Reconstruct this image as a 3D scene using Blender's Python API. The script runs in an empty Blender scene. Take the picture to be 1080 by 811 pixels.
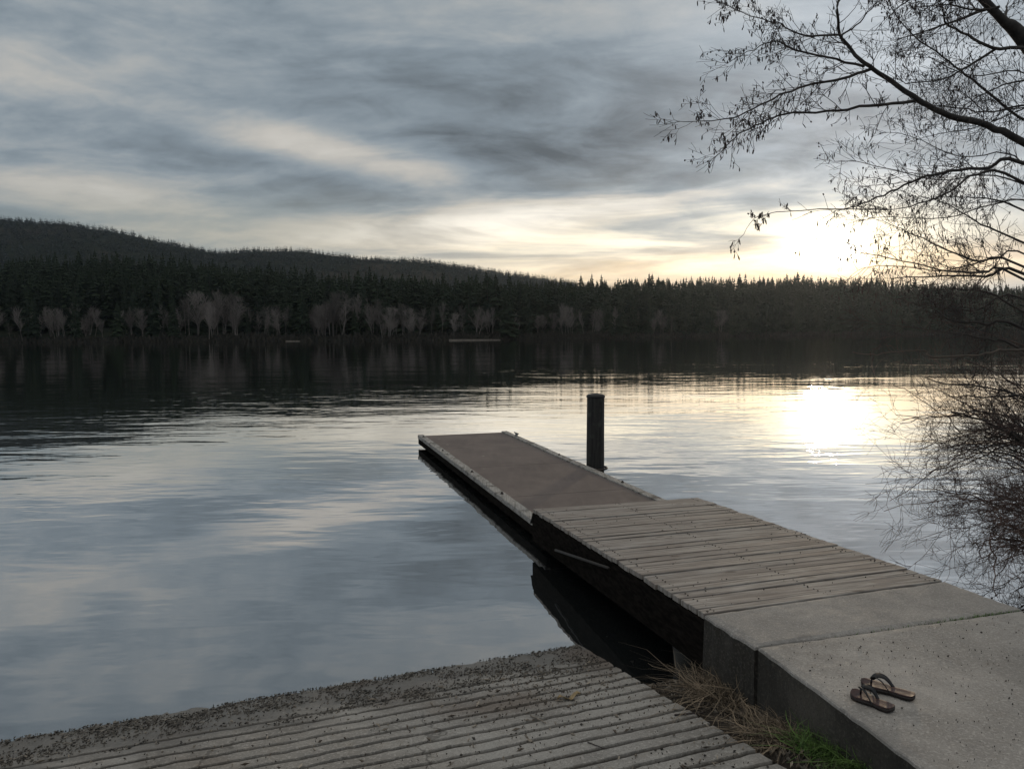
import bpy, math, random
import numpy as np
from mathutils import Vector, Matrix, noise as mnoise

R = math.radians
HAZE = 0.00007
rng = random.Random(7)
nrg = np.random.default_rng(11)
C = bpy.context.scene.collection
SC = bpy.context.scene

# ------------------------------------------------------------------ camera frame
F_PX, W_PX, H_PX = 811.0, 1080.0, 811.0
CAM = Vector((0.0, 0.0, 2.3))
PITCH, ROLL = math.atan((405.5 - 352.0) / F_PX), R(0.4)
FW = Vector((0, math.cos(PITCH), -math.sin(PITCH)))
R0 = Vector((1, 0, 0)); U0 = Vector((0, math.sin(PITCH), math.cos(PITCH)))
RT = R0 * math.cos(ROLL) - U0 * math.sin(ROLL)
UP = R0 * math.sin(ROLL) + U0 * math.cos(ROLL)

def ray(px, py):
    return FW * F_PX + RT * (px - 540.0) + UP * (405.5 - py)
def at(px, py, z):
    d = ray(px, py); t = (z - CAM.z) / d.z
    return CAM + d * t
def atY(px, py, Y):
    d = ray(px, py); return CAM + d * (Y / d.y)
def on_plane(px, py, p, n):
    d = ray(px, py); t = (p - CAM).dot(n) / d.dot(n)
    return CAM + d * t
def hor(px):
    return 352.0 - math.tan(ROLL) * (px - 540.0)

cam_d = bpy.data.cameras.new('camera'); cam = bpy.data.objects.new('camera', cam_d); C.objects.link(cam)
cam_d.sensor_fit = 'HORIZONTAL'; cam_d.sensor_width = 36.0; cam_d.lens = 36.0 * F_PX / W_PX
cam_d.clip_start = 0.05; cam_d.clip_end = 12000
m = Matrix((RT, UP, -FW)).transposed().to_4x4(); m.translation = CAM
cam.matrix_world = m
SC.camera = cam

# ------------------------------------------------------------------ helpers
def setp(o, label=None, cat=None, group=None, kind=None):
    if label: o['label'] = label
    if cat: o['category'] = cat
    if group: o['group'] = group
    if kind: o['kind'] = kind
    return o

def empty(name, loc=(0, 0, 0), label=None, cat=None, group=None):
    o = bpy.data.objects.new(name, None); C.objects.link(o); o.location = loc
    o.empty_display_size = 0.2
    return setp(o, label, cat, group)

def mesh_data(name, V, F, mats, smooth=False, midx=None):
    me = bpy.data.meshes.new(name)
    me.from_pydata([tuple(v) for v in V], [], [tuple(f) for f in F])
    for mm in (mats if isinstance(mats, (list, tuple)) else [mats]):
        me.materials.append(mm)
    if midx is not None:
        me.polygons.foreach_set('material_index', midx)
    if smooth:
        me.polygons.foreach_set('use_smooth', [True] * len(me.polygons))
    me.update()
    return me

def mobj(name, V, F, mats, parent=None, smooth=False, midx=None):
    if parent is not None:
        L = parent.location
        V = [(v[0] - L[0], v[1] - L[1], v[2] - L[2]) for v in V]
    o = bpy.data.objects.new(name, mesh_data(name, V, F, mats, smooth, midx)); C.objects.link(o)
    if parent is not None: o.parent = parent
    return o

def bevel(o, w, seg=2):
    b = o.modifiers.new('bevel', 'BEVEL'); b.width = w; b.segments = seg; b.limit_method = 'ANGLE'; b.angle_limit = R(40)
    return o

class MB:
    def __init__(s): s.V = []; s.F = []
    def add(s, V, F):
        k = len(s.V); s.V += [tuple(v) for v in V]; s.F += [tuple(i + k for i in f) for f in F]
    def prism(s, top, down):
        """closed prism: polygon 'top' (list of Vector, ccw from above) swept by vector 'down'"""
        n = len(top); b = [Vector(p) + Vector(down) for p in top]
        F = [tuple(range(n)), tuple(range(2 * n - 1, n - 1, -1))]
        for i in range(n):
            j = (i + 1) % n
            F.append((i, n + i, n + j, j))
        s.add(list(top) + b, F)
    def box(s, c, ax, ay, az):
        """c centre, ax/ay/az half vectors"""
        c = Vector(c); V = []
        for k in (-1, 1):
            for j in (-1, 1):
                for i in (-1, 1):
                    V.append(c + ax * i + ay * j + az * k)
        s.add(V, [(0, 2, 3, 1), (4, 5, 7, 6), (0, 1, 5, 4), (2, 6, 7, 3), (0, 4, 6, 2), (1, 3, 7, 5)])
    def tube(s, pts, rad, k=6, caps=True):
        pts = [Vector(p) for p in pts]; n = len(pts); base = len(s.V)
        ref = Vector((0.31, 0.17, 0.93))
        for i, p in enumerate(pts):
            t = (pts[min(i + 1, n - 1)] - pts[max(i - 1, 0)])
            if t.length < 1e-9: t = Vector((0, 0, 1))
            t.normalize()
            a = t.cross(ref)
            if a.length < 0.05: a = t.cross(Vector((1, 0, 0)))
            a.normalize(); b = t.cross(a)
            r = rad[i] if hasattr(rad, '__len__') else rad
            for q in range(k):
                an = 2 * math.pi * q / k
                v = p + a * (math.cos(an) * r) + b * (math.sin(an) * r)
                s.V.append((v.x, v.y, v.z))
        for i in range(n - 1):
            for q in range(k):
                q2 = (q + 1) % k
                s.F.append((base + i * k + q, base + i * k + q2, base + (i + 1) * k + q2, base + (i + 1) * k + q))
        if caps and k > 3:
            s.F.append(tuple(base + q for q in range(k - 1, -1, -1)))
            s.F.append(tuple(base + (n - 1) * k + q for q in range(k)))
    def lathe(s, c, prof, k=24, ax=None):
        c = Vector(c); base = len(s.V)
        for (r, z) in prof:
            for q in range(k):
                an = 2 * math.pi * q / k
                s.V.append((c.x + r * math.cos(an), c.y + r * math.sin(an), c.z + z))
        for i in range(len(prof) - 1):
            for q in range(k):
                q2 = (q + 1) % k
                s.F.append((base + i * k + q, base + i * k + q2, base + (i + 1) * k + q2, base + (i + 1) * k + q))
        s.F.append(tuple(base + q for q in range(k - 1, -1, -1)))
        s.F.append(tuple(base + (len(prof) - 1) * k + q for q in range(k)))
    def build(s, name, mats, parent=None, smooth=False):
        return mobj(name, s.V, s.F, mats, parent, smooth)

def catmull(P, n=6):
    P = [np.array(p, float) for p in P]; P = [2 * P[0] - P[1]] + P + [2 * P[-1] - P[-2]]
    out = []
    for i in range(1, len(P) - 2):
        for k in range(n):
            t = k / n
            a, b, c, d = P[i - 1], P[i], P[i + 1], P[i + 2]
            out.append(0.5 * (2 * b + (c - a) * t + (2 * a - 5 * b + 4 * c - d) * t * t + (3 * b - a - 3 * c + d) * t ** 3))
    out.append(P[-2])
    return out

def fbm(x, y, z=0.0, o=4):
    return mnoise.fractal(Vector((x, y, z)), 1.0, 2.0, o)
def sstep(a, b, x):
    t = min(1, max(0, (x - a) / (b - a))); return t * t * (3 - 2 * t)

# ------------------------------------------------------------------ node helper
class NT:
    def __init__(s, tree):
        s.t = tree; s.n = tree.nodes; s.l = tree.links
    def new(s, typ, **kw):
        nd = s.n.new(typ)
        for k, v in kw.items(): setattr(nd, k, v)
        return nd
    def put(s, sock, v):
        if hasattr(v, 'is_output') or isinstance(v, bpy.types.NodeSocket): s.l.new(v, sock)
        else:
            try: sock.default_value = v
            except Exception: sock.default_value = tuple(v) + (1,)
    def m(s, op, a, b=None, c=None):
        nd = s.new('ShaderNodeMath', operation=op)
        s.put(nd.inputs[0], a)
        if b is not None: s.put(nd.inputs[1], b)
        if c is not None: s.put(nd.inputs[2], c)
        return nd.outputs[0]
    def add(s, *a):
        r = a[0]
        for b in a[1:]: r = s.m('ADD', r, b)
        return r
    def mul(s, *a):
        r = a[0]
        for b in a[1:]: r = s.m('MULTIPLY', r, b)
        return r
    def noise(s, vec, scale, detail=3, rough=0.5, dist=0.0):
        nd = s.new('ShaderNodeTexNoise')
        if vec is not None: s.put(nd.inputs['Vector'], vec)
        s.put(nd.inputs['Scale'], scale); s.put(nd.inputs['Detail'], detail)
        s.put(nd.inputs['Roughness'], rough); s.put(nd.inputs['Distortion'], dist)
        return nd.outputs[0]
    def voro(s, vec, scale, feat='F1', out=0):
        nd = s.new('ShaderNodeTexVoronoi', feature=feat)
        if vec is not None: s.put(nd.inputs['Vector'], vec)
        s.put(nd.inputs['Scale'], scale)
        return nd.outputs[out]
    def mr(s, v, a, b, c=0.0, d=1.0, smooth=True):
        nd = s.new('ShaderNodeMapRange', interpolation_type='SMOOTHSTEP' if smooth else 'LINEAR')
        s.put(nd.inputs[0], v); s.put(nd.inputs[1], a); s.put(nd.inputs[2], b); s.put(nd.inputs[3], c); s.put(nd.inputs[4], d)
        return nd.outputs[0]
    def mix(s, f, a, b, mode='MIX'):
        nd = s.new('ShaderNodeMix', data_type='RGBA', blend_type=mode)
        s.put(nd.inputs[0], f); s.put(nd.inputs[6], col(a)); s.put(nd.inputs[7], col(b))
        return nd.outputs[2]
    def xyz(s, v):
        nd = s.new('ShaderNodeSeparateXYZ'); s.put(nd.inputs[0], v); return nd.outputs
    def comb(s, x, y, z):
        nd = s.new('ShaderNodeCombineXYZ'); s.put(nd.inputs[0], x); s.put(nd.inputs[1], y); s.put(nd.inputs[2], z); return nd.outputs[0]
    def mapping(s, v, rot=(0, 0, 0), sc=(1, 1, 1), loc=(0, 0, 0)):
        nd = s.new('ShaderNodeMapping'); s.put(nd.inputs[0], v)
        nd.inputs[1].default_value = loc; nd.inputs[2].default_value = rot; nd.inputs[3].default_value = sc
        return nd.outputs[0]
    def bump(s, h, strength=0.5, dist=0.01, normal=None):
        nd = s.new('ShaderNodeBump'); s.put(nd.inputs['Height'], h)
        nd.inputs['Strength'].default_value = strength; nd.inputs['Distance'].default_value = dist
        if normal is not None: s.put(nd.inputs['Normal'], normal)
        return nd.outputs[0]

def col(c):
    if isinstance(c, (tuple, list)) and len(c) == 3: return tuple(c) + (1.0,)
    return c

def mat(name, fn):
    """fn(nt, bsdf, coord) fills in a Principled material; coord = object coordinates"""
    mt = bpy.data.materials.new(name); mt.use_nodes = True
    t = NT(mt.node_tree); b = mt.node_tree.nodes['Principled BSDF']
    tc = t.new('ShaderNodeTexCoord')
    geo = t.new('ShaderNodeNewGeometry')
    fn(t, b, geo.outputs['Position'], tc)
    return mt

UAZ = R(-16.2)
U = Vector((math.sin(UAZ), math.cos(UAZ), 0)); N = Vector((math.cos(UAZ), -math.sin(UAZ), 0))
def sn(p): return U.x * p[0] + U.y * p[1], N.x * p[0] + N.y * p[1]
def from_sn(s, n, z=0.0): return Vector((U.x * s + N.x * n, U.y * s + N.y * n, z))

# ------------------------------------------------------------------ materials
def f_concrete(base, dark, warm, speck=1.0):
    def fn(t, b, P, tc):
        big = t.noise(P, 1.3, 5, 0.6); fine = t.noise(P, 60, 4, 0.65); mid = t.noise(P, 9, 5, 0.7, 0.3)
        big2 = t.noise(P, 3.7, 6, 0.7, 0.8)
        c = t.mix(t.mr(big, 0.38, 0.62), dark, base)
        c = t.mix(t.mul(t.mr(big2, 0.5, 0.7), 0.5), c, tuple(x * 0.72 for x in dark))
        c = t.mix(t.mul(t.mr(mid, 0.5, 0.72), 0.55), c, warm)
        c = t.mix(t.mul(t.mr(fine, 0.5, 0.66), 0.6), c, tuple(x * 1.4 for x in base))
        c = t.mix(t.mul(t.mr(t.noise(P, 130, 3, 0.7), 0.52, 0.64), 0.55), c, tuple(x * 0.5 for x in dark))
        v = t.voro(P, 85)
        pit = t.mul(t.mr(v, 0.2, 0.06), t.mr(t.noise(P, 14, 2), 0.5, 0.62))
        c = t.mix(t.mul(pit, 0.75 * speck), c, (0.05, 0.045, 0.04))
        warp = t.noise(P, 2.2, 4, 0.6)
        cr = t.voro(t.comb(t.add(t.xyz(P)[0], t.mul(warp, 0.7)), t.add(t.xyz(P)[1], t.mul(warp, 0.5)), 0.0), 0.55, 'DISTANCE_TO_EDGE')
        crk = t.mul(t.mr(cr, 0.006, 0.001), t.mr(t.noise(P, 1.7, 2), 0.48, 0.58))
        c = t.mix(t.mul(crk, 0.6 * speck), c, (0.06, 0.055, 0.05))
        damp = t.mr(t.noise(P, 0.9, 5, 0.7, 0.6), 0.55, 0.68)
        c = t.mix(t.mul(damp, 0.4), c, tuple(x * 0.6 for x in dark))
        t.put(b.inputs['Base Color'], c)
        t.put(b.inputs['Roughness'], t.mr(mid, 0.3, 0.7, 0.7, 0.95))
        h = t.add(t.mul(fine, 0.5), t.mul(mid, 0.8), t.mul(pit, -1.2))
        t.put(b.inputs['Normal'], t.bump(h, 0.55, 0.006))
    return fn
M_slab = mat('slab_concrete', f_concrete((0.385, 0.36, 0.335), (0.28, 0.262, 0.243), (0.31, 0.275, 0.24)))
M_side = mat('stained_shaded_concrete_side', f_concrete((0.085, 0.075, 0.063), (0.03, 0.027, 0.022), (0.05, 0.042, 0.03)))  # stained sides; their shade against the top is put into the colour too
M_pad = mat('pad_concrete', f_concrete((0.33, 0.31, 0.29), (0.265, 0.25, 0.235), (0.265, 0.235, 0.21), 0.4))

def f_ramp(t, b, P, tc):
    f_concrete((0.36, 0.342, 0.318), (0.23, 0.217, 0.20), (0.27, 0.24, 0.205))(t, b, P, tc)
    base = b.inputs['Base Color'].links[0].from_socket
    zz = t.xyz(P)[2]
    st = t.noise(t.mapping(P, (0, 0, -UAZ), (0.35, 2.4, 1)), 2.2, 5, 0.65)
    # silt and damp staining that reaches some way up from the lake
    wet = t.m('ADD', t.mr(zz, 0.16, -0.02), t.mul(t.m('SUBTRACT', st, 0.5), 1.6))
    wet = t.mr(wet, 0.15, 0.75)
    c = t.mix(t.mul(wet, 0.75), base, (0.085, 0.08, 0.073))
    leaf = t.mul(t.mr(t.noise(P, 1.1, 3), 0.48, 0.66), t.mr(zz, 0.3, 0.1))
    c = t.mix(t.mul(leaf, 0.55), c, (0.11, 0.07, 0.045))
    # darker colour in the grooves: vertex attribute
    at_ = t.new('ShaderNodeAttribute', attribute_name='groove').outputs['Fac']
    c = t.mix(t.mul(at_, 0.9), c, (0.028, 0.024, 0.02))
    t.put(b.inputs['Base Color'], c)
    t.put(b.inputs['Roughness'], t.mr(wet, 0, 1, 0.9, 0.55))
M_ramp = mat('ramp_concrete', f_ramp)

def f_wood(t, b, P, tc):
    Q = t.mapping(P, (0, 0, UAZ), (1, 1, 1))       # planks run along N
    gi = t.new('ShaderNodeNewGeometry').outputs['Random Per Island']
    Q2 = t.comb(t.xyz(Q)[0], t.xyz(Q)[1], t.mul(gi, 37.0))
    grain = t.noise(t.mapping(Q2, (0, 0, 0), (2.2, 60, 60)), 1.0, 6, 0.62, 0.6)
    blot = t.noise(Q2, 2.3, 4, 0.6)
    c = t.mix(t.mr(grain, 0.32, 0.7), (0.17, 0.148, 0.132), (0.44, 0.41, 0.38))
    c = t.mix(t.mul(t.mr(blot, 0.42, 0.7), 0.5), c, (0.2, 0.165, 0.145))
    c = t.mix(t.mr(gi, 0, 1, 0.0, 0.34, False), c, (0.19, 0.155, 0.13))
    kn = t.mr(t.voro(t.mapping(Q2, (0, 0, 0), (2.0, 6, 1)), 1.0), 0.14, 0.05)
    c = t.mix(t.mul(kn, 0.7), c, (0.07, 0.05, 0.04))
    t.put(b.inputs['Base Color'], c)
    t.put(b.inputs['Roughness'], t.mr(grain, 0.3, 0.7, 0.85, 0.7))
    t.put(b.inputs['Normal'], t.bump(t.add(grain, t.mul(t.noise(P, 140, 2), 0.25)), 0.6, 0.004))
M_wood = mat('weathered_plank', f_wood)

def f_deck(t, b, P, tc):
    n1 = t.noise(P, 1.6, 5, 0.6); n2 = t.noise(P, 180, 3, 0.6); n3 = t.noise(t.mapping(P, (0, 0, UAZ), (7, 0.8, 1)), 1.5, 4, 0.6)
    c = t.mix(t.mr(n1, 0.35, 0.68), (0.125, 0.100, 0.092), (0.17, 0.138, 0.124))
    c = t.mix(t.mul(t.mr(n3, 0.45, 0.75), 0.35), c, (0.19, 0.155, 0.14))
    c = t.mix(t.mul(t.mr(n2, 0.55, 0.72), 0.4), c, (0.055, 0.042, 0.04))
    st = t.mul(t.mr(t.voro(t.mapping(t.mapping(P, (0, 0, UAZ)), (0, 0, 0), (1, 0.6, 1)), 2.3), 0.10, 0.02), 0.6)
    wet = t.mr(t.noise(t.mapping(P, (0, 0, UAZ), (1.4, 0.5, 1)), 1.4, 5, 0.65, 0.5), 0.5, 0.7)
    c = t.mix(t.mul(wet, 0.45), c, (0.075, 0.06, 0.055))
    c = t.mix(st, c, (0.3, 0.28, 0.25))
    t.put(b.inputs['Base Color'], c); t.put(b.inputs['Roughness'], 0.82)
    t.put(b.inputs['Normal'], t.bump(n2, 0.5, 0.003))
M_deck = mat('brown_grit_deck', f_deck)

def f_rail(t, b, P, tc):
    g = t.noise(t.mapping(P, (0, 0, UAZ), (50, 2.0, 50)), 1, 5, 0.6)
    w = t.noise(P, 6, 5, 0.7)
    c = t.mix(t.mr(g, 0.3, 0.7), (0.20, 0.19, 0.175), (0.42, 0.40, 0.375))
    c = t.mix(t.mr(w, 0.5, 0.64), c, (0.10, 0.09, 0.08))
    t.put(b.inputs['Base Color'], c); t.put(b.inputs['Roughness'], 0.8)
    t.put(b.inputs['Normal'], t.bump(t.add(g, w), 0.5, 0.004))
M_rail = mat('worn_pale_timber', f_rail)

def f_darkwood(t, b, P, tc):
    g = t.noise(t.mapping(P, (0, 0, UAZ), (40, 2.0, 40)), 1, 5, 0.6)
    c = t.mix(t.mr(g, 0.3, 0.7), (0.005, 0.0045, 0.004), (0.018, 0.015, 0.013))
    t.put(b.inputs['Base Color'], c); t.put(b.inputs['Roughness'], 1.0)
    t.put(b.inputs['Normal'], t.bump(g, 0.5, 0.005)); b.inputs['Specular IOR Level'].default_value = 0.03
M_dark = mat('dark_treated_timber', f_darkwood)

def f_pile(t, b, P, tc):
    g = t.noise(t.mapping(P, (0, 0, 0), (26, 26, 1.6)), 1, 6, 0.65)
    k = t.noise(P, 7, 4)
    c = t.mix(t.mr(g, 0.35, 0.68), (0.007, 0.0065, 0.006), (0.032, 0.029, 0.026))
    c = t.mix(t.mul(t.mr(k, 0.55, 0.7), 0.5), c, (0.06, 0.065, 0.055))
    t.put(b.inputs['Base Color'], c); t.put(b.inputs['Roughness'], 0.7)
    t.put(b.inputs['Normal'], t.bump(g, 0.8, 0.012))
M_pile = mat('creosoted_pile', f_pile)

def plain(c, rough=0.6, metal=0.0, var=0.25, sc=20.0, bumpd=0.0):
    def fn(t, b, P, tc):
        n = t.noise(P, sc, 4, 0.6)
        t.put(b.inputs['Base Color'], t.mix(t.mr(n, 0.3, 0.7), tuple(x * (1 - var) for x in c), tuple(x * (1 + var) for x in c)))
        t.put(b.inputs['Roughness'], t.mr(n, 0.3, 0.7, rough * 0.85, min(1, rough * 1.15)))
        b.inputs['Metallic'].default_value = metal
        if bumpd: t.put(b.inputs['Normal'], t.bump(n, 0.6, bumpd))
    return fn
M_plastic = mat('black_float_plastic', plain((0.012, 0.012, 0.013), 0.55))
M_rubber = mat('black_rubber', plain((0.014, 0.013, 0.013), 0.6, 0, 0.3, 30))
M_galv = mat('galvanised_steel', plain((0.22, 0.22, 0.22), 0.5, 0.8, 0.3, 25))
M_dullpipe = mat('dull_pipe', plain((0.035, 0.032, 0.03), 0.7, 0.0, 0.3, 25))
M_rust = mat('rusty_iron', plain((0.045, 0.035, 0.03), 0.6, 0.4, 0.5, 40))
M_rock = mat('grey_rock', plain((0.055, 0.052, 0.047), 0.9, 0, 0.45, 9, 0.02))
M_footbed = mat('maroon_footbed', plain((0.062, 0.032, 0.029), 0.55, 0, 0.4, 45, 0.0015))
M_sole = mat('dark_outsole', plain((0.02, 0.014, 0.013), 0.6))
M_strap = mat('black_strap', plain((0.010, 0.009, 0.010), 0.38, 0, 0.3, 80))
M_bark = mat('alder_bark', plain((0.045, 0.038, 0.034), 0.85, 0, 0.5, 18, 0.01))
M_twig = mat('twig_bark', plain((0.040, 0.029, 0.026), 0.75, 0, 0.4, 8))
M_redtwig = mat('red_brown_twig_bark', plain((0.085, 0.050, 0.040), 0.7, 0, 0.5, 6))
M_catkin = mat('brown_catkin', plain((0.035, 0.022, 0.018), 0.8, 0, 0.4, 30))
M_deadwood = mat('bleached_deadwood', plain((0.26, 0.22, 0.18), 0.8, 0, 0.3, 25))
M_deadlimb = mat('grey_dead_limb', plain((0.10, 0.08, 0.065), 0.85, 0, 0.3, 25))

def f_soil(t, b, P, tc):
    n = t.noise(P, 7, 6, 0.7); f = t.noise(P, 70, 4, 0.7)
    c = t.mix(t.mr(n, 0.35, 0.68), (0.022, 0.017, 0.013), (0.07, 0.055, 0.042))
    c = t.mix(t.mul(t.mr(f, 0.55, 0.7), 0.6), c, (0.12, 0.10, 0.08))
    t.put(b.inputs['Base Color'], c); t.put(b.inputs['Roughness'], 0.95)
    t.put(b.inputs['Normal'], t.bump(t.add(n, f), 0.8, 0.02))
M_soil = mat('dark_soil', f_soil)

def f_island(a, bcol, rough=0.9, trans=0.0):
    def fn(t, b, P, tc):
        gi = t.new('ShaderNodeNewGeometry').outputs['Random Per Island']
        t.put(b.inputs['Base Color'], t.mix(gi, a, bcol))
        b.inputs['Roughness'].default_value = rough
    return fn
M_drygrass = mat('dry_straw', f_island((0.035, 0.027, 0.020), (0.34, 0.265, 0.185)))
M_greengrass = mat('green_blades', f_island((0.04, 0.075, 0.02), (0.14, 0.25, 0.055), 0.6))
M_weed = mat('dull_weed', f_island((0.03, 0.045, 0.018), (0.09, 0.085, 0.04), 0.8))
M_litter = mat('leaf_litter', f_island((0.014, 0.013, 0.012), (0.26, 0.235, 0.205), 0.8))
M_chips = mat('pale_wood_chips', f_island((0.08, 0.06, 0.045), (0.38, 0.33, 0.27), 0.85))
M_grit = mat('grit', f_island((0.015, 0.013, 0.012), (0.10, 0.085, 0.07), 0.85))
M_leaf = mat('pale_dead_leaf', plain((0.36, 0.27, 0.15), 0.8, 0, 0.3, 40, 0.002))

def f_conifer(t, b, P, tc):
    oi = t.new('ShaderNodeObjectInfo').outputs['Random']
    gi = t.new('ShaderNodeNewGeometry').outputs['Random Per Island']
    c = t.mix(oi, (0.013, 0.022, 0.015), (0.027, 0.040, 0.022))
    c = t.mix(t.mul(gi, 0.6), c, (0.032, 0.045, 0.027))
    t.put(b.inputs['Base Color'], c); b.inputs['Roughness'].default_value = 0.9
    b.inputs['Specular IOR Level'].default_value = 0.15
M_conifer = mat('conifer_needles', f_conifer)
def f_bare(t, b, P, tc):
    oi = t.new('ShaderNodeObjectInfo').outputs['Random']
    gi = t.new('ShaderNodeNewGeometry').outputs['Random Per Island']
    c = t.mix(oi, (0.06, 0.052, 0.048), (0.26, 0.23, 0.215))
    c = t.mix(t.mul(gi, 0.4), c, (0.10, 0.085, 0.075))
    t.put(b.inputs['Base Color'], c); b.inputs['Roughness'].default_value = 0.9
M_bare = mat('pale_bare_twigs', f_bare)
M_hilltrees = mat('hazed_hill_needles', f_island((0.030, 0.046, 0.042), (0.056, 0.074, 0.064), 0.9))  # paler and bluer than the shore conifers: distance haze put into the colour
M_farbark = mat('conifer_bark', plain((0.05, 0.04, 0.035), 0.9, 0, 0.3, 2))
def f_hill(t, b, P, tc):
    n = t.noise(P, 0.006, 5, 0.6); k = t.noise(P, 0.05, 5, 0.7)
    c = t.mix(t.mr(k, 0.35, 0.65), (0.012, 0.018, 0.014), (0.03, 0.034, 0.025))
    c = t.mix(t.mul(t.mr(n, 0.52, 0.66), 0.7), c, (0.065, 0.056, 0.046))
    t.put(b.inputs['Base Color'], c); b.inputs['Roughness'].default_value = 1.0
    b.inputs['Specular IOR Level'].default_value = 0.0
M_hill = mat('forest_floor', f_hill)
M_brush = mat('shore_brush', f_island((0.010, 0.011, 0.008), (0.034, 0.029, 0.021), 0.9))

# water: dark body under a mirror-like rippled surface
def make_water():
    mt = bpy.data.materials.new('lake_water'); mt.use_nodes = True
    t = NT(mt.node_tree); t.n.clear()
    out = t.new('ShaderNodeOutputMaterial')
    P = t.new('ShaderNodeNewGeometry').outputs['Position']
    x, y, z = t.xyz(P)
    # open water carries more ripple than the sheltered strip by the ramp
    dist = t.m('SQRT', t.add(t.mul(x, x), t.mul(y, y)))
    far = t.mr(dist, 6.0, 26.0)
    patch = t.mr(t.noise(t.mapping(P, (0, 0, R(12)), (0.05, 0.12, 1)), 1.0, 3, 0.5), 0.34, 0.66, 0.55, 1.25)
    a1 = t.noise(t.mapping(P, (0, 0, R(8)), (0.55, 1.5, 1)), 1.0, 2, 0.45, 0.35)
    a2 = t.noise(t.mapping(P, (0, 0, R(-14)), (1.4, 3.4, 1)), 1.0, 2, 0.5, 0.3)
    a3 = t.noise(t.mapping(P, (0, 0, R(20)), (0.14, 0.32, 1)), 1.0, 2, 0.4, 0.2)
    a4 = t.noise(t.mapping(P, (0, 0, R(3)), (0.26, 0.72, 1)), 1.0, 2, 0.45, 0.3)
    h = t.add(t.mul(a1, t.mr(dist, 5, 16, 0.0062, 0.0100), t.mr(dist, 18, 50, 1.0, 0.35)),
              t.mul(a2, t.mr(dist, 6, 18, 0.0015, 0.0042), t.mr(dist, 20, 60, 1.0, 0.7)),
              t.mul(a3, t.mr(dist, 5, 40, 0.012, 0.010)),
              t.mul(a4, t.mr(dist, 8, 22, 0.0, 0.0105)))
    h = t.mul(h, patch)
    nrm = t.bump(h, 1.0, 1.0)
    lw = t.new('ShaderNodeLayerWeight'); lw.inputs['Blend'].default_value = 0.5
    t.l.new(nrm, lw.inputs['Normal'])
    fac = t.m('POWER', lw.outputs['Facing'], 1.4)
    d = t.new('ShaderNodeBsdfDiffuse'); d.inputs['Color'].default_value = (0.018, 0.021, 0.022, 1)
    g = t.new('ShaderNodeBsdfGlossy'); g.inputs['Color'].default_value = (0.95, 0.95, 0.95, 1); g.inputs['Roughness'].default_value = 0.015
    t.l.new(nrm, g.inputs['Normal'])
    mx = t.new('ShaderNodeMixShader'); t.l.new(fac, mx.inputs[0]); t.l.new(d.outputs[0], mx.inputs[1]); t.l.new(g.outputs[0], mx.inputs[2])
    t.l.new(mx.outputs[0], out.inputs['Surface'])
    return mt
M_water = make_water()

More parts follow.
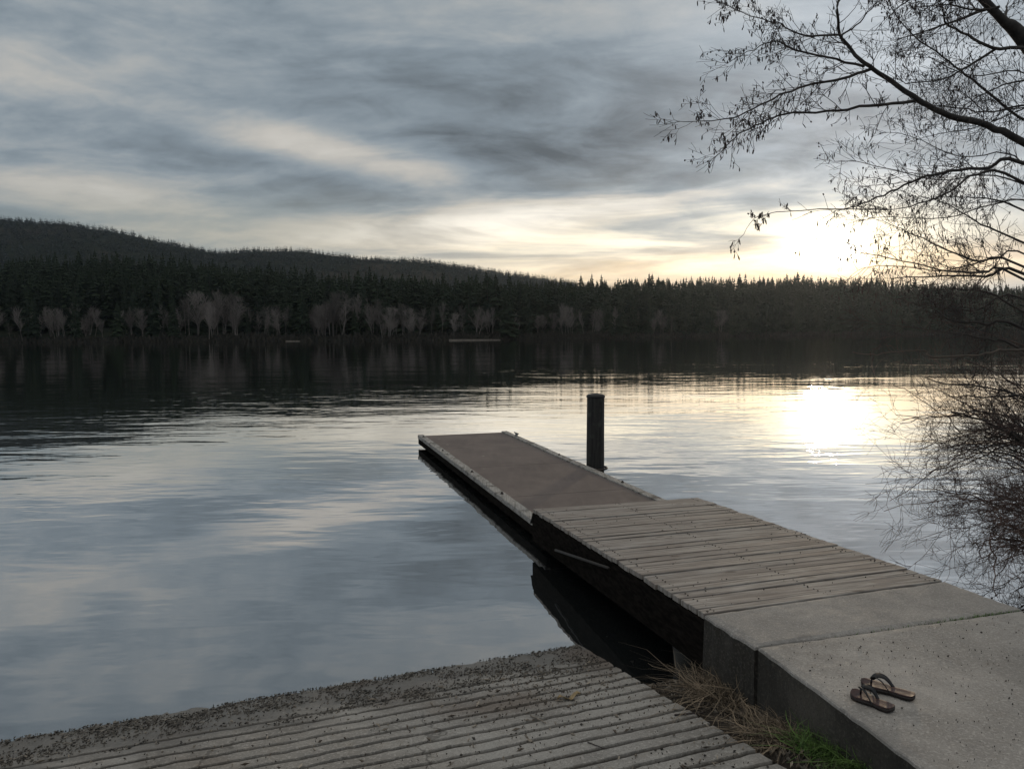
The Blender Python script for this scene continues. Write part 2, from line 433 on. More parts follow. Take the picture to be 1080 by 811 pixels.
# ------------------------------------------------------------------ world and sun
SUN_AZ, SUN_EL = math.atan((866 - 540) / F_PX), R(6.3)
def make_world():
    w = bpy.data.worlds.new('World'); SC.world = w; w.use_nodes = True
    t = NT(w.node_tree); t.n.clear()
    out = t.new('ShaderNodeOutputWorld')
    D = t.new('ShaderNodeTexCoord').outputs['Generated']
    x, y, z = t.xyz(D)
    el = t.m('ARCSINE', z); az = t.m('ARCTAN2', x, y)
    zc = t.add(t.m('MAXIMUM', z, 0.0), 0.17)
    p = t.comb(t.m('DIVIDE', x, zc), t.m('DIVIDE', y, zc), 0.0)
    def G(px, py, sx, sy, tilt=0.0):
        """soft patch of cloud or light about a direction of the sky; tilt slopes it"""
        a0 = math.atan((px - 540) / F_PX); e0 = math.atan((hor(px) - py) / F_PX * math.cos(a0))
        da = t.m('SUBTRACT', az, a0)
        de = t.m('SUBTRACT', t.m('SUBTRACT', el, e0), t.mul(da, tilt))
        u = t.m('DIVIDE', da, sx / F_PX); v = t.m('DIVIDE', de, sy / F_PX)
        return t.m('EXPONENT', t.mul(t.add(t.mul(u, u), t.mul(v, v)), -0.5))
    q = t.mapping(p, (0, 0, R(-24)), (0.45, 1.0, 1), (3.1, 0.7, 0))
    n1 = t.noise(q, 1.0, 6, 0.52, 0.5)
    q2 = t.mapping(p, (0, 0, R(-22)), (1.3, 2.1, 1), (1.3, 5.2, 0))
    n2 = t.noise(q2, 1.3, 8, 0.60, 0.5)
    q3 = t.mapping(t.comb(az, el, 0.0), (0, 0, R(7)), (3.2, 22, 1), (0.4, 0.2, 0))
    n3 = t.noise(q3, 1.0, 5, 0.55, 0.6)
    lowf = t.mr(el, 0.30, 0.06)
    L = t.add(t.mul(t.m('SUBTRACT', n1, 0.5), 0.30), t.mul(t.m('SUBTRACT', t.mr(n2, 0.34, 0.66), 0.5), 0.11),
              t.mul(t.m('SUBTRACT', n3, 0.5), t.mul(lowf, 0.28)))
    L = t.add(L, 0.285)
    L = t.add(L, t.mul(G(60, 105, 150, 26, -0.20), 0.10), t.mul(G(380, 170, 105, 13, -0.18), 0.26),
              t.mul(G(90, 205, 190, 14, -0.10), 0.13), t.mul(G(490, 245, 150, 15, 0.05), 0.30, t.mr(n3, 0.36, 0.58, 0.4, 1.2)), t.mul(G(600, 222, 120, 11, 0.10), 0.24, t.mr(n2, 0.36, 0.6, 0.5, 1.2)),
              t.mul(G(650, 60, 120, 60, 0.0), 0.03))
    L = t.add(L, t.mul(G(690, 160, 230, 42, -0.03), -0.12), t.mul(G(620, 60, 200, 50), 0.03), t.mul(G(170, 160, 130, 14, -0.18), -0.06),
              t.mul(G(330, 95, 150, 30, -0.15), -0.04))
    det = t.noise(t.mapping(p, (0, 0, R(-35)), (3.6, 4.4, 1), (7, 2, 0)), 1.6, 6, 0.6, 0.4)
    L = t.add(L, t.mul(t.m('SUBTRACT', det, 0.5), 0.22))
    L = t.add(L, t.mul(t.mr(el, 0.50, 1.0), 0.22))
    L = t.m('MAXIMUM', L, 0.10)
    tint = t.mix(t.mr(L, 0.24, 0.50), (0.81, 0.98, 1.12), (1.05, 1.01, 0.93))
    clouds = t.mix(1.0, tint, t.comb(L, L, L), 'MULTIPLY')
    # light of the low sun spreading through thin cloud
    sd = Vector((math.sin(SUN_AZ) * math.cos(SUN_EL), math.cos(SUN_AZ) * math.cos(SUN_EL), math.sin(SUN_EL)))
    streak = t.mr(n3, 0.38, 0.60, 0.25, 1.15)
    thin = t.mr(t.add(t.mul(n2, 0.5), t.mul(n3, 0.5)), 0.38, 0.62, 0.55, 1.1)
    g_band = t.mul(G(800, 262, 190, 32, 0.02), streak, 0.42)
    g_band2 = t.mul(G(620, 268, 150, 26, 0.06), streak, 0.42)
    g_up = t.mul(G(960, 90, 150, 110), thin, 0.32)
    g_mid = t.mul(G(882, 260, 62, 22), streak, 0.50)
    g_core = t.mul(G(876, 254, 27, 14), 1.7)
    g_sun = t.mul(G(876, 262, 11, 8), 16.0)
    g_low = t.mul(G(840, 286, 220, 15), 0.75)
    def tinted(v, c):
        return t.mix(1.0, c, t.comb(v, v, v), 'MULTIPLY')
    tot = clouds
    for v, c in ((g_band, (1.0, 0.82, 0.48)), (g_band2, (1.0, 0.86, 0.60)), (g_up, (0.97, 0.97, 1.0)),
                 (g_mid, (1.0, 0.70, 0.28)), (g_core, (1.0, 0.90, 0.66)), (g_low, (1.0, 0.62, 0.22)), (g_sun, (1.0, 0.93, 0.8))):
        tot = t.mix(1.0, tot, tinted(v, c), 'ADD')
    sky = t.new('ShaderNodeTexSky', sky_type='NISHITA'); sky.sun_disc = False
    sky.sun_elevation = SUN_EL; sky.sun_rotation = SUN_AZ; sky.air_density = 1.0; sky.dust_density = 1.5
    b1 = t.new('ShaderNodeBackground'); t.l.new(sky.outputs[0], b1.inputs[0]); b1.inputs[1].default_value = 0.08
    b2 = t.new('ShaderNodeBackground'); t.l.new(tot, b2.inputs[0]); b2.inputs[1].default_value = 1.0
    mx = t.new('ShaderNodeMixShader')
    cover = t.m('SUBTRACT', 1.0, t.mul(G(200, 240, 170, 26), 0.35))
    t.put(mx.inputs[0], cover)
    t.l.new(b1.outputs[0], mx.inputs[1]); t.l.new(b2.outputs[0], mx.inputs[2])
    t.l.new(mx.outputs[0], out.inputs['Surface'])
    ld = bpy.data.lights.new('sun', 'SUN'); lo = bpy.data.objects.new('sun', ld); C.objects.link(lo)
    ld.energy = 0.5; ld.angle = R(2.2); ld.color = (1.0, 0.76, 0.50)
    lo.rotation_euler = (-sd).to_track_quat('-Z', 'Y').to_euler(); lo.location = (60, 120, 40)
make_world()

# ------------------------------------------------------------------ near layout
ZC, ZE, ZF = 0.60, 0.46, 0.22                       # landing, gangway end, float deck
WL = at(612, 680, 0.0); S_W, N_R = sn(WL)           # waterline and right edge of the boat ramp
SLOPE = 0.15
RN = (WL - at(0, 782, 0.0)); RN.z = 0; RN.normalize()
RU = Vector((-RN.y, RN.x, 0))
RAMP_N = (RU * SLOPE + Vector((0, 0, 1))).normalized()
RE = WL - on_plane(830, 811, WL, RAMP_N); RE.z = 0; RE.normalize()
RE_R = Vector((RE.y, -RE.x, 0))                     # to the right of the ramp edge
def ramp_zp(p): return -SLOPE * ((p[0] - WL.x) * RU.x + (p[1] - WL.y) * RU.y)
def rp(s, n):
    """ramp coordinates: s runs down the right edge to the waterline (0), n across, 0 at the right edge"""
    return Vector((WL.x + RE.x * s + RN.x * n, WL.y + RE.y * s + RN.y * n, 0))

# boat ramp with raked grooves
def build_ramp():
    s0, s1 = -7.5, 2.2
    pitch = 0.128; prof = []
    s = s1
    k = 0
    while s > s0:
        g0 = s - pitch
        if s > -0.35:                           # below and near the waterline the grooves are silted up
            prof += [(s, 0.0, 0.0), (s - pitch * 0.33, 0.0, 0.0), (s - pitch * 0.66, 0.0, 0.0)]
        else:
            dep = 0.030 * (0.45 + 0.55 * sstep(-0.35, -1.1, s))
            prof += [(s, 0, 0), (s - 0.030, 0.001, 0), (s - 0.062, 0.0, 0), (s - 0.088, 0, 0), (s - 0.097, -dep * 0.8, 1), (s - 0.108, -dep, 1), (s - 0.120, -dep * 0.7, 1)]
        s = g0; k += 1
    n0 = -11.0; step = 0.028
    ns = []
    n = 0.0
    while n > n0:
        ns.append(n); n -= step if n > -6.0 else 0.08
    V = []; G = []
    for i, (s, d, g) in enumerate(prof):
        for n in ns:
            jit = 0.010 * fbm(n * 2.1, s * 1.5, 3.3, 3) + 0.006 * fbm(n * 22, s * 9, 1.7, 2)
            e = fbm(n * 5, s * 5, 9.0, 4)
            zz = ramp_zp(rp(s, n)) + d * (0.75 + 0.6 * fbm(n * 3, s * 0.9, 4.0, 2)) + 0.005 * e
            if s > -0.75:
                zz += 0.005 * fbm(n * 16, s * 16, 5.1, 3) * sstep(-0.75, -0.3, s)
            nn = n + (0.014 * fbm(s * 7, 2.0, 0.4, 3) if n == 0.0 else 0)
            p = rp(s + (jit if g else jit * 0.6), nn); p.z = zz
            V.append(p); G.append(float(g))
    w = len(ns); F = []
    for i in range(len(prof) - 1):
        for j in range(w - 1):
            F.append((i * w + j, i * w + j + 1, (i + 1) * w + j + 1, (i + 1) * w + j))
    # right-hand side of the slab
    base = len(V)
    for i in range(len(prof)):
        p = V[i * w]; V.append(Vector((p.x, p.y, p.z - 0.22))); G.append(0.0)
    for i in range(len(prof) - 1):
        F.append((i * w, (i + 1) * w, base + i + 1, base + i))
    o = mobj('boat_ramp', V, F, M_ramp)
    a = o.data.attributes.new('groove', 'FLOAT', 'POINT'); a.data.foreach_set('value', G)
    setp(o, 'grooved grey concrete boat ramp sloping down into the lake', 'ramp', kind='structure')
build_ramp()

# landing pad and path
P_lf, P_rf = at(744.5, 648, ZC), at(996, 612.5, ZC)
P_lj, P_rj = at(800, 681.5, ZC), at(1078, 642.6, ZC)
E_edge = (at(978, 811, ZC) - P_lj)
e_dir = E_edge.normalized()
def slab_side(mb_top): pass
def build_landing():
    gap = 0.014
    uj = (P_lf - P_lj).normalized()
    mb = MB(); d = Vector((0, 0, -0.55))
    # fine subdivided top so the edges can be chipped
    def slab(a, b, c, dd, na, nb, seed):
        """a,b far edge left/right, c,d near edge right/left"""
        V = []; F = []
        for i in range(nb + 1):
            for j in range(na + 1):
                u = j / na; v = i / nb
                p = (a * (1 - u) + b * u) * (1 - v) + (dd * (1 - u) + c * u) * v
                edge = min(u, 1 - u, 1e9)
                z = 0.004 * fbm(p.x * 1.7, p.y * 1.7, seed, 3)
                q = Vector((p.x, p.y, ZC + z))
                if j == 0 or j == na or i == 0 or i == nb:
                    ch = 0.010 * fbm(p.x * 9, p.y * 9, seed + 5, 3)
                    q += Vector((ch * 0.6, ch * 0.6, -0.004 - abs(ch) * 0.4))
                V.append(q)
        w = na + 1
        for i in range(nb):
            for j in range(na):
                F.append((i * w + j, (i + 1) * w + j, (i + 1) * w + j + 1, i * w + j + 1))
        # rounded arris then sides all round
        ring = [j for j in range(w)] + [i * w + na for i in range(1, nb + 1)] + [nb * w + j for j in range(na - 1, -1, -1)] + [i * w for i in range(nb - 1, 0, -1)]
        cen = (a + b + c + dd) / 4
        prev = ring
        for (o_, dz) in ((0.010, -0.006), (0.014, -0.018), (0.016, -0.30), (0.016, -0.60)):
            cur = []
            for r_ in ring:
                p = V[r_]; out = Vector((p.x - cen.x, p.y - cen.y, 0)); out.normalize()
                jj = 0.008 * fbm(p.x * 6, p.y * 6, dz * 7, 3)
                V.append(Vector((p.x + out.x * (o_ + jj), p.y + out.y * (o_ + jj), p.z + dz))); cur.append(len(V) - 1)
            for k in range(len(ring)):
                k2 = (k + 1) % len(ring)
                F.append((prev[k], prev[k2], cur[k2], cur[k]))
            prev = cur
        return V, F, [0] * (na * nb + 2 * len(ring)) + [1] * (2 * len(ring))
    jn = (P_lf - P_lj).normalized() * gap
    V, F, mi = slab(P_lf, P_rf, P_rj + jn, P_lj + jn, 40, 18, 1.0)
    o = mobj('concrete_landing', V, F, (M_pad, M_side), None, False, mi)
    setp(o, 'plain concrete landing slab at the shore end of the wooden gangway', 'landing', kind='structure')
    back = 5.0
    a, b = P_lj - jn, P_rj - jn
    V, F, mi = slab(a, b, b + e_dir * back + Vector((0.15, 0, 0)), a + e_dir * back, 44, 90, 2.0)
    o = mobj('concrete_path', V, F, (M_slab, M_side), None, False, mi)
    setp(o, 'pitted concrete path leading down to the gangway', 'path', kind='structure')
build_landing()

# gangway of weathered planks
G_nl, G_nr = P_lf.copy(), P_rf.copy()
G_fl, G_fr = at(562, 536.5, ZE), at(735, 524.3, ZE)
def build_gangway():
    root = empty('gangway', (G_fl + G_fr + G_nl + G_nr) / 4 - Vector((0, 0, 0.3)),
                 'weathered grey plank gangway running from the concrete landing down onto the float', 'gangway')
    L = (G_fl - G_nl).length; n = 32
    planks = MB(); nails = MB()
    for i in range(n):
        v0 = i / n + 0.0016; v1 = (i + 1) / n - 0.0012 - 0.0030 * rng.random()
        if i == 0: v0 = 0.006
        wl, wr = rng.uniform(-0.004, 0.006), rng.uniform(-0.004, 0.006)
        dz = rng.uniform(-0.0025, 0.002)
        tilt = rng.uniform(-0.003, 0.003)
        secs = 14; top = []
        V = []
        for k in range(secs + 1):
            u = k / secs
            u_ = u + (-(wl) if k == 0 else (wr if k == secs else 0)) / 1.85
            a = G_nl.lerp(G_nr, u_); b = G_fl.lerp(G_fr, u_)
            warp = 0.003 * math.sin(u * 3 + i * 1.7)
            for vv, e in ((v0, tilt), (v1, -tilt)):
                p = a.lerp(b, vv)
                jit = 0.0022 * fbm(u * 9, i * 3.3 + vv, 2.0, 2)
                V.append(p + U * jit + Vector((0, 0, dz + e + warp)))
        k4 = len(V)
        for q in list(V): V.append(q - Vector((0, 0, 0.038)))
        F = []
        for k in range(secs):
            a0, a1, b0, b1 = 2 * k, 2 * k + 1, 2 * k + 2, 2 * k + 3
            F += [(a0, b0, b1, a1), (k4 + a0, k4 + a1, k4 + b1, k4 + b0), (a0, k4 + a0, k4 + b0, b0), (a1, b1, k4 + b1, k4 + a1)]
        F += [(0, 1, k4 + 1, k4), (2 * secs, k4 + 2 * secs, k4 + 2 * secs + 1, 2 * secs + 1)]
        planks.add(V, F)
        for u in (0.045, 0.5, 0.955):
            for vv in (0.3, 0.7):
                p = G_nl.lerp(G_nr, u + rng.uniform(-.004, .004)).lerp(G_fl.lerp(G_fr, u), v0 + (v1 - v0) * vv) + Vector((0, 0, dz + 0.0015))
                nails.lathe(p, [(0.0055, -0.004), (0.0055, 0.001), (0.003, 0.0022)], 6)
    bevel(planks.build('deck_planks', M_wood, root), 0.0045, 2)
    nails.build('nails', M_rust, root)['kind'] = 'stuff'
    for u in (0.035, 0.5, 0.965):
        a = G_nl.lerp(G_nr, u) - Vector((0, 0, 0.052)); b = G_fl.lerp(G_fr, u) - Vector((0, 0, 0.052))
        s = MB(); d = (b - a).normalized(); a = a - d * 0.0; b = b
        side = Vector((d.y, -d.x, 0)).normalized() * 0.035
        top = [a - side, a + side, b + side, b - side]
        s.prism(top, Vector((0, 0, -0.24 if u != 0.5 else -0.20)))
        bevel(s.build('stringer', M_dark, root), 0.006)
    # nailed skirt board along each side, weathered black
    for u, sg in ((0.004, -1), (0.996, 1)):
        a = G_nl.lerp(G_nr, u) - Vector((0, 0, 0.043)); b = G_fl.lerp(G_fr, u) - Vector((0, 0, 0.043))
        d = (b - a).normalized(); side = Vector((d.y, -d.x, 0)).normalized() * 0.016
        s = MB(); s.prism([a - side, a + side, b + side, b - side], Vector((0, 0, -0.30)))
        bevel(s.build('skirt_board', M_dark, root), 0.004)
    j = MB()
    for v in np.linspace(0.06, 0.94, 7):
        a = G_nl.lerp(G_fl, v).lerp(G_nr.lerp(G_fr, v), 0.06) - Vector((0, 0, 0.06)); b = G_nl.lerp(G_fl, v).lerp(G_nr.lerp(G_fr, v), 0.94) - Vector((0, 0, 0.06))
        dj = (G_fl - G_nl).normalized() * 0.02
        j.prism([a - dj, b - dj, b + dj, a + dj], Vector((0, 0, -0.26)))
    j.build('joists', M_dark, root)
    # rubber flap where the gangway rides on the float
    s = MB(); d = (G_fl - G_nl).normalized()
    a = G_fl + d * 0.004 - Vector((0, 0, 0.045)) - (G_fr - G_fl).normalized() * 0.0; b = G_fr + d * 0.004 - Vector((0, 0, 0.045))
    top = [a, b, b + d * 0.10 - Vector((0, 0, 0.12)), a + d * 0.10 - Vector((0, 0, 0.12))]
    s.prism(top, Vector((0, 0, -0.014)))
    s.build('end_flap', M_rubber, root)
    # bearer under the float end and a pale steel brace
    s = MB(); dd = (G_fr - G_fl).normalized()
    c = (G_fl + G_fr) / 2 - d * 0.15 - Vector((0, 0, 0.268 - 0.028))
    s.box(c, dd * 0.86, d * 0.06, Vector((0, 0, 0.045)))
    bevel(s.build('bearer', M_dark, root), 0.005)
    s = MB(); sd = Vector((-d.y, d.x, 0)).normalized(); q0 = G_fl + sd * 0.045
    a = on_plane(586, 580, q0, sd); b = on_plane(642, 599, q0, sd)
    s.tube([a, a.lerp(b, 0.5), b], 0.012, 10)
    s.build('brace', M_dullpipe, root, True)
build_gangway()

# floating dock
F_ln, F_lf = at(575.5, 560.7, ZF), at(440.5, 459.8, ZF)
F_rf = at(536, 456.2, ZF)
def build_float():
    d = (F_lf - F_ln).normalized(); L = (F_lf - F_ln).length
    nrm = Vector((d.y, -d.x, 0)); Wd = (F_rf - F_lf).dot(nrm)
    o = F_ln
    root = empty('floating_dock', o + nrm * Wd / 2 + d * L / 2 - Vector((0, 0, 0.3)),
                 'low brown float with pale timber edge rails lying on the lake', 'dock')
    Z = Vector((0, 0, 1))
    def pt(s, n, z): return o + d * s + nrm * n + Z * z
    # grit deck in four panels, one mesh with shallow seams
    dk = MB(); seams = [0.0, L * 0.22, L * 0.50, L * 0.76, L]
    for a, b in zip(seams[:-1], seams[1:]):
        dk.prism([pt(a + 0.006, 0.13, 0.0), pt(a + 0.006, Wd - 0.13, 0.0), pt(b - 0.006, Wd - 0.13, 0.0), pt(b - 0.006, 0.13, 0.0)], -Z * 0.03)
    bevel(dk.build('deck', M_deck, root), 0.004)
    for n0, n1 in ((0.0, 0.125), (Wd - 0.125, Wd)):
        r = MB()
        for k in range(3):
            a, b = L * k / 3 + 0.004, L * (k + 1) / 3 - 0.004
            steps = 30; V = []; F = []
            for i in range(steps + 1):
                s = a + (b - a) * i / steps
                w1, w2 = 0.004 * fbm(s * 4, n0, 1, 3), 0.004 * fbm(s * 4, n0, 7, 3)
                zt = 0.018 + 0.003 * fbm(s * 3, n0, 3, 2) + 0.004 * k
                V += [pt(s, n0 + w1, zt), pt(s, n1 + w2, zt), pt(s, n1 + w2, -0.05), pt(s, n0 + w1, -0.05)]
            for i in range(steps):
                for q in range(4):
                    F.append((4 * i + q, 4 * i + 4 + q, 4 * i + 4 + (q + 1) % 4, 4 * i + (q + 1) % 4))
            F += [(0, 1, 2, 3), (4 * steps + 3, 4 * steps + 2, 4 * steps + 1, 4 * steps)]
            r.add(V, F)
        bevel(r.build('edge_rail', M_rail, root), 0.012, 2)
    # fascia beams, outer face a little behind the rail
    for n0 in (0.012, Wd - 0.05):
        b = MB(); b.prism([pt(0.0, n0, -0.052), pt(0.0, n0 + 0.038, -0.052), pt(L, n0 + 0.038, -0.052), pt(L, n0, -0.052)], -Z * 0.11)
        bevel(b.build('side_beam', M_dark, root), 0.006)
    for s0 in (0.0, L - 0.04):
        b = MB(); b.prism([pt(s0, 0.053, -0.032), pt(s0, Wd - 0.053, -0.032), pt(s0 + 0.04, Wd - 0.053, -0.032), pt(s0 + 0.04, 0.053, -0.032)], -Z * 0.125)
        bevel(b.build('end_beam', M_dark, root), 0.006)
    # foam billets below
    for a in np.linspace(0.25, L - 1.55, 4):
        b = MB(); b.prism([pt(a, 0.20, -0.15), pt(a, Wd - 0.20, -0.15), pt(a + 1.35, Wd - 0.20, -0.15), pt(a + 1.35, 0.20, -0.15)], -Z * 0.3)
        bevel(b.build('pontoon', M_plastic, root), 0.03)
    for a in np.linspace(0.3, L - 0.3, 9):                      # cross joists close the dark underside
        pass
    j = MB()
    for a in np.linspace(0.3, L - 0.3, 10):
        j.prism([pt(a, 0.055, -0.04), pt(a, Wd - 0.055, -0.04), pt(a + 0.045, Wd - 0.055, -0.04), pt(a + 0.045, 0.055, -0.04)], -Z * 0.10)
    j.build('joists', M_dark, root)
    # cleats on the right rail and on the left
    def cleat(s, n, z, sc=1.0):
        c = MB()
        for k in (-0.045, 0.045):
            c.lathe(pt(s + k * sc, n, z), [(0.03 * sc, 0.0), (0.026 * sc, 0.008 * sc), (0.016 * sc, 0.02 * sc), (0.015 * sc, 0.06 * sc)], 10)
        c.tube([pt(s - 0.16 * sc, n, z + 0.075 * sc), pt(s - 0.10 * sc, n, z + 0.066 * sc), pt(s, n, z + 0.062 * sc), pt(s + 0.10 * sc, n, z + 0.066 * sc), pt(s + 0.16 * sc, n, z + 0.075 * sc)],
               [0.008 * sc, 0.016 * sc, 0.019 * sc, 0.016 * sc, 0.008 * sc], 10)
        c.build('cleat', M_galv, root, True)
    cleat(L - 0.9, Wd - 0.06, 0.022, 0.95)
    def bolt(s, n):
        c = MB(); c.lathe(pt(s, n, 0.024), [(0.022, -0.01), (0.022, 0.006), (0.012, 0.008), (0.012, 0.022)], 8)
        c.build('bolt', M_rust, root)
    for s in (L - 0.35, L - 2.3, L - 4.5, 1.9): bolt(s, 0.06)
    for s in (L - 3.4, 2.1): bolt(s, Wd - 0.06)
    # hoop that holds the dock to the pile
    global PILE
    e0 = at(628, 499, ZF); sp = (e0 - o).dot(d)
    for k in range(400):
        PILE = pt(sp, Wd + 0.19, 0); PILE.z = 0
        if 540 + F_PX * PILE.x / PILE.y <= 628: break
        sp += 0.01
    h = MB(); ring = []
    for q in range(25):
        an = 2 * math.pi * q / 24
        ring.append(PILE + Vector((math.cos(an) * 0.185, math.sin(an) * 0.185, 0.17)))
    h.tube(ring, 0.017, 8)
    h.box(pt(sp, Wd + 0.02, -0.055), d * 0.16, nrm * 0.02, Z * 0.04)
    h.build('pile_hoop', M_rust, root, True)
build_float()

def build_pile():
    root = empty('mooring_pile', PILE, 'tall round dark timber pile standing in the water beside the float', 'pile')
    b = MB(); V = []; F = []
    prof = [(0.145, -1.6)] + [(0.143 - 0.006 * k / 20, -0.3 + k * (1.62 / 20)) for k in range(21)]
    k = 28
    for (r, z) in prof:
        for q in range(k):
            an = 2 * math.pi * q / k
            rr = r + 0.005 * fbm(math.cos(an) * 4, math.sin(an) * 4, z * 0.8, 3)
            V.append(PILE + Vector((rr * math.cos(an) + 0.006 * z, rr * math.sin(an), z)))
    for i in range(len(prof) - 1):
        for q in range(k):
            q2 = (q + 1) % k
            F.append((i * k + q, i * k + q2, (i + 1) * k + q2, (i + 1) * k + q))
    b.add(V, F)
    b.build('post', M_pile, root, True)
    z = prof[-1][1]
    c = MB(); c.lathe(PILE + Vector((0.006 * z, 0, z - 0.02)), [(0.146, -0.012), (0.149, 0.0), (0.146, 0.02), (0.12, 0.04), (0.03, 0.055)], 28)
    c.build('cap', M_plastic, root, True)
build_pile()

# rounded rock under the landing corner
def rock(name, c, r, seed, label):
    V = []; F = []; nu, nv = 18, 12
    for i in range(nv + 1):
        th = math.pi * i / nv
        for j in range(nu):
            ph = 2 * math.pi * j / nu
            v = Vector((math.sin(th) * math.cos(ph), math.sin(th) * math.sin(ph), math.cos(th)))
            k = 1 + 0.22 * fbm(v.x * 1.6 + seed, v.y * 1.6, v.z * 1.6, 4)
            V.append(Vector(c) + Vector((v.x * r[0] * k, v.y * r[1] * k, v.z * r[2] * k)))
    for i in range(nv):
        for j in range(nu):
            F.append((i * nu + j, (i + 1) * nu + j, (i + 1) * nu + (j + 1) % nu, i * nu + (j + 1) % nu))
    setp(mobj(name, V, F, M_rock, None, True), label, 'rock')
pr = at(733, 690, 0.16)
rock('boulder', pr + U * 0.10 + N * 0.03, (0.13, 0.16, 0.22), 1.3, 'rounded grey rock tucked under the corner of the concrete landing')

# ------------------------------------------------------------------ near ground
def ground_z(x, y):
    off = (x - WL.x) * RE_R.x + (y - WL.y) * RE_R.y
    z = ramp_zp((x, y)) - 0.22 * sstep(1.5, 2.3, off)            # lake creeps in right of the landing
    e = x - 0.70 * y - 0.25                                        # bank that carries the alder and the shrubs
    z = max(z, -1.2) + (0.35 - max(min(z, 0.3), -1.2)) * sstep(0.0, 1.4, e) * sstep(-3.0, 0.5, y)
    z = min(z, 1.3)
    al = (x - WL.x) * RE.x + (y - WL.y) * RE.y
    if e < 0: z -= 0.40 * sstep(-1.0, -0.55, al + 0.1 * fbm(x * 3, y * 3, 6, 2))
    k = sstep(-0.02, 0.10, off)
    z += -0.14 * (1 - k) + k * (-0.03 + 0.05 * sstep(0.1, 0.5, off))
    z += 0.018 * k * fbm(x * 5, y * 5, 0.3, 4) + 0.04 * k * fbm(x * 0.9, y * 0.9, 4, 3)
    return z
def build_ground():
    def axis(a, b, fine0, fine1, f, c):
        out = []; v = a
        while v < b:
            out.append(v); v += f if fine0 <= v < fine1 else c
        out.append(b); return out
    xs = axis(-30, 40, -0.5, 5.5, 0.05, 0.5); ys = axis(-20, 40, 1.0, 6.8, 0.05, 0.5)
    V = [(x, y, ground_z(x, y)) for y in ys for x in xs]; w = len(xs)
    F = [(j * w + i, j * w + i + 1, (j + 1) * w + i + 1, (j + 1) * w + i) for j in range(len(ys) - 1) for i in range(w - 1)]
    setp(mobj('ground', V, F, M_soil, None, True), 'dark bare soil of the near bank', 'ground', kind='structure')
build_ground()

V = [(-900, -30, 0), (900, -30, 0), (900, 700, 0), (-900, 700, 0)]
setp(mobj('water', V, [(0, 1, 2, 3)], M_water), 'calm dark lake water mirroring the sky', 'water', kind='structure')

# ------------------------------------------------------------------ grass and litter
def blades(mb, centre, rad, n, h, lean, w=0.004, zf=None, dirbias=None, curl=1.0):
    for _ in range(n):
        a = rng.random() * 6.283; r = rad * math.sqrt(rng.random())
        x, y = centre[0] + r * math.cos(a), centre[1] + r * math.sin(a)
        z = (zf or ground_z)(x, y) - 0.01
        hh = h * rng.uniform(0.45, 1.15); la = rng.random() * 6.283 if dirbias is None else dirbias + rng.gauss(0, 0.9)
        ln = lean * rng.uniform(0.2, 1.3); dx, dy = math.cos(la), math.sin(la)
        px, py = -dy, dx; ww = w * rng.uniform(0.6, 1.4)
        pts = []; wx = wy = 0.0
        for k in range(5):
            t = k / 4; wx += rng.gauss(0, 0.10) * hh * ln; wy += rng.gauss(0, 0.10) * hh * ln
            out = ln * hh * t ** 1.6; zz = hh * (t - curl * 0.45 * ln * t * t)
            pts.append((x + dx * out + wx, y + dy * out + wy, z + max(zz, 0.004 * k)))
        V = []
        for k, p in enumerate(pts):
            hw = ww * (1 - k / 4.4)
            V += [(p[0] - px * hw, p[1] - py * hw, p[2]), (p[0] + px * hw, p[1] + py * hw, p[2])]
        mb.add(V, [(2 * k, 2 * k + 1, 2 * k + 3, 2 * k + 2) for k in range(4)])

def tuft(px, py, z, rad, n, h, lean, name, m_, label, w=0.004, db=None, sub=()):
    p = at(px, py, z); b = MB()
    blades(b, (p.x, p.y), rad, n, h, lean, w, dirbias=db)
    for (dx, dy, f) in sub:
        blades(b, (p.x + dx, p.y + dy), rad * f, int(n * f), h * 1.0, lean, w, dirbias=db)
    setp(mobj(name, b.V, b.F, m_), label, 'grass tuft')
aw = math.atan2(-N.y, -N.x)
tuft(752, 742, 0.14, 0.12, 230, 0.23, 1.9, 'dry_grass_tuft', M_drygrass, 'large tangled tuft of straw-brown dead grass under the edge of the concrete landing', 0.0042, None, ((-0.03, 0.10, .5), (0.05, -0.16, 0.6)))
tuft(808, 788, 0.20, 0.11, 260, 0.18, 1.9, 'dry_grass_tuft', M_drygrass, 'smaller dead grass tuft with reddish stems between the green clump and the big straw tuft', 0.0040, None, ((0.07, -0.1, .6),))
tuft(862, 806, 0.25, 0.10, 300, 0.16, 1.1, 'green_grass_clump', M_greengrass, 'fresh bright green grass clump beside the path, next to the brown dead tufts', 0.0045, None, ((0.06, -0.1, .7), (0.12, -0.08, 0.4)))
tuft(846, 792, 0.24, 0.10, 130, 0.16, 1.7, 'dry_grass_tuft', M_drygrass, 'small dry tuft close against the side of the path just above the green clump', 0.0034)
tuft(895, 822, 0.29, 0.08, 220, 0.15, 1.1, 'green_grass_clump', M_greengrass, 'green grass clump against the path side, nearest the bottom edge of the picture', 0.0042, None, ((0.05, -0.1, .7),))
tuft(792, 822, 0.26, 0.12, 120, 0.12, 1.6, 'dry_grass_tuft', M_drygrass, 'thin low wisps of dead grass along the edge of the boat ramp', 0.0032)
tuft(905, 826, 0.3, 0.13, 300, 0.08, 0.9, 'low_weed', M_weed, 'low dull weeds pressed against the side of the path', 0.004)

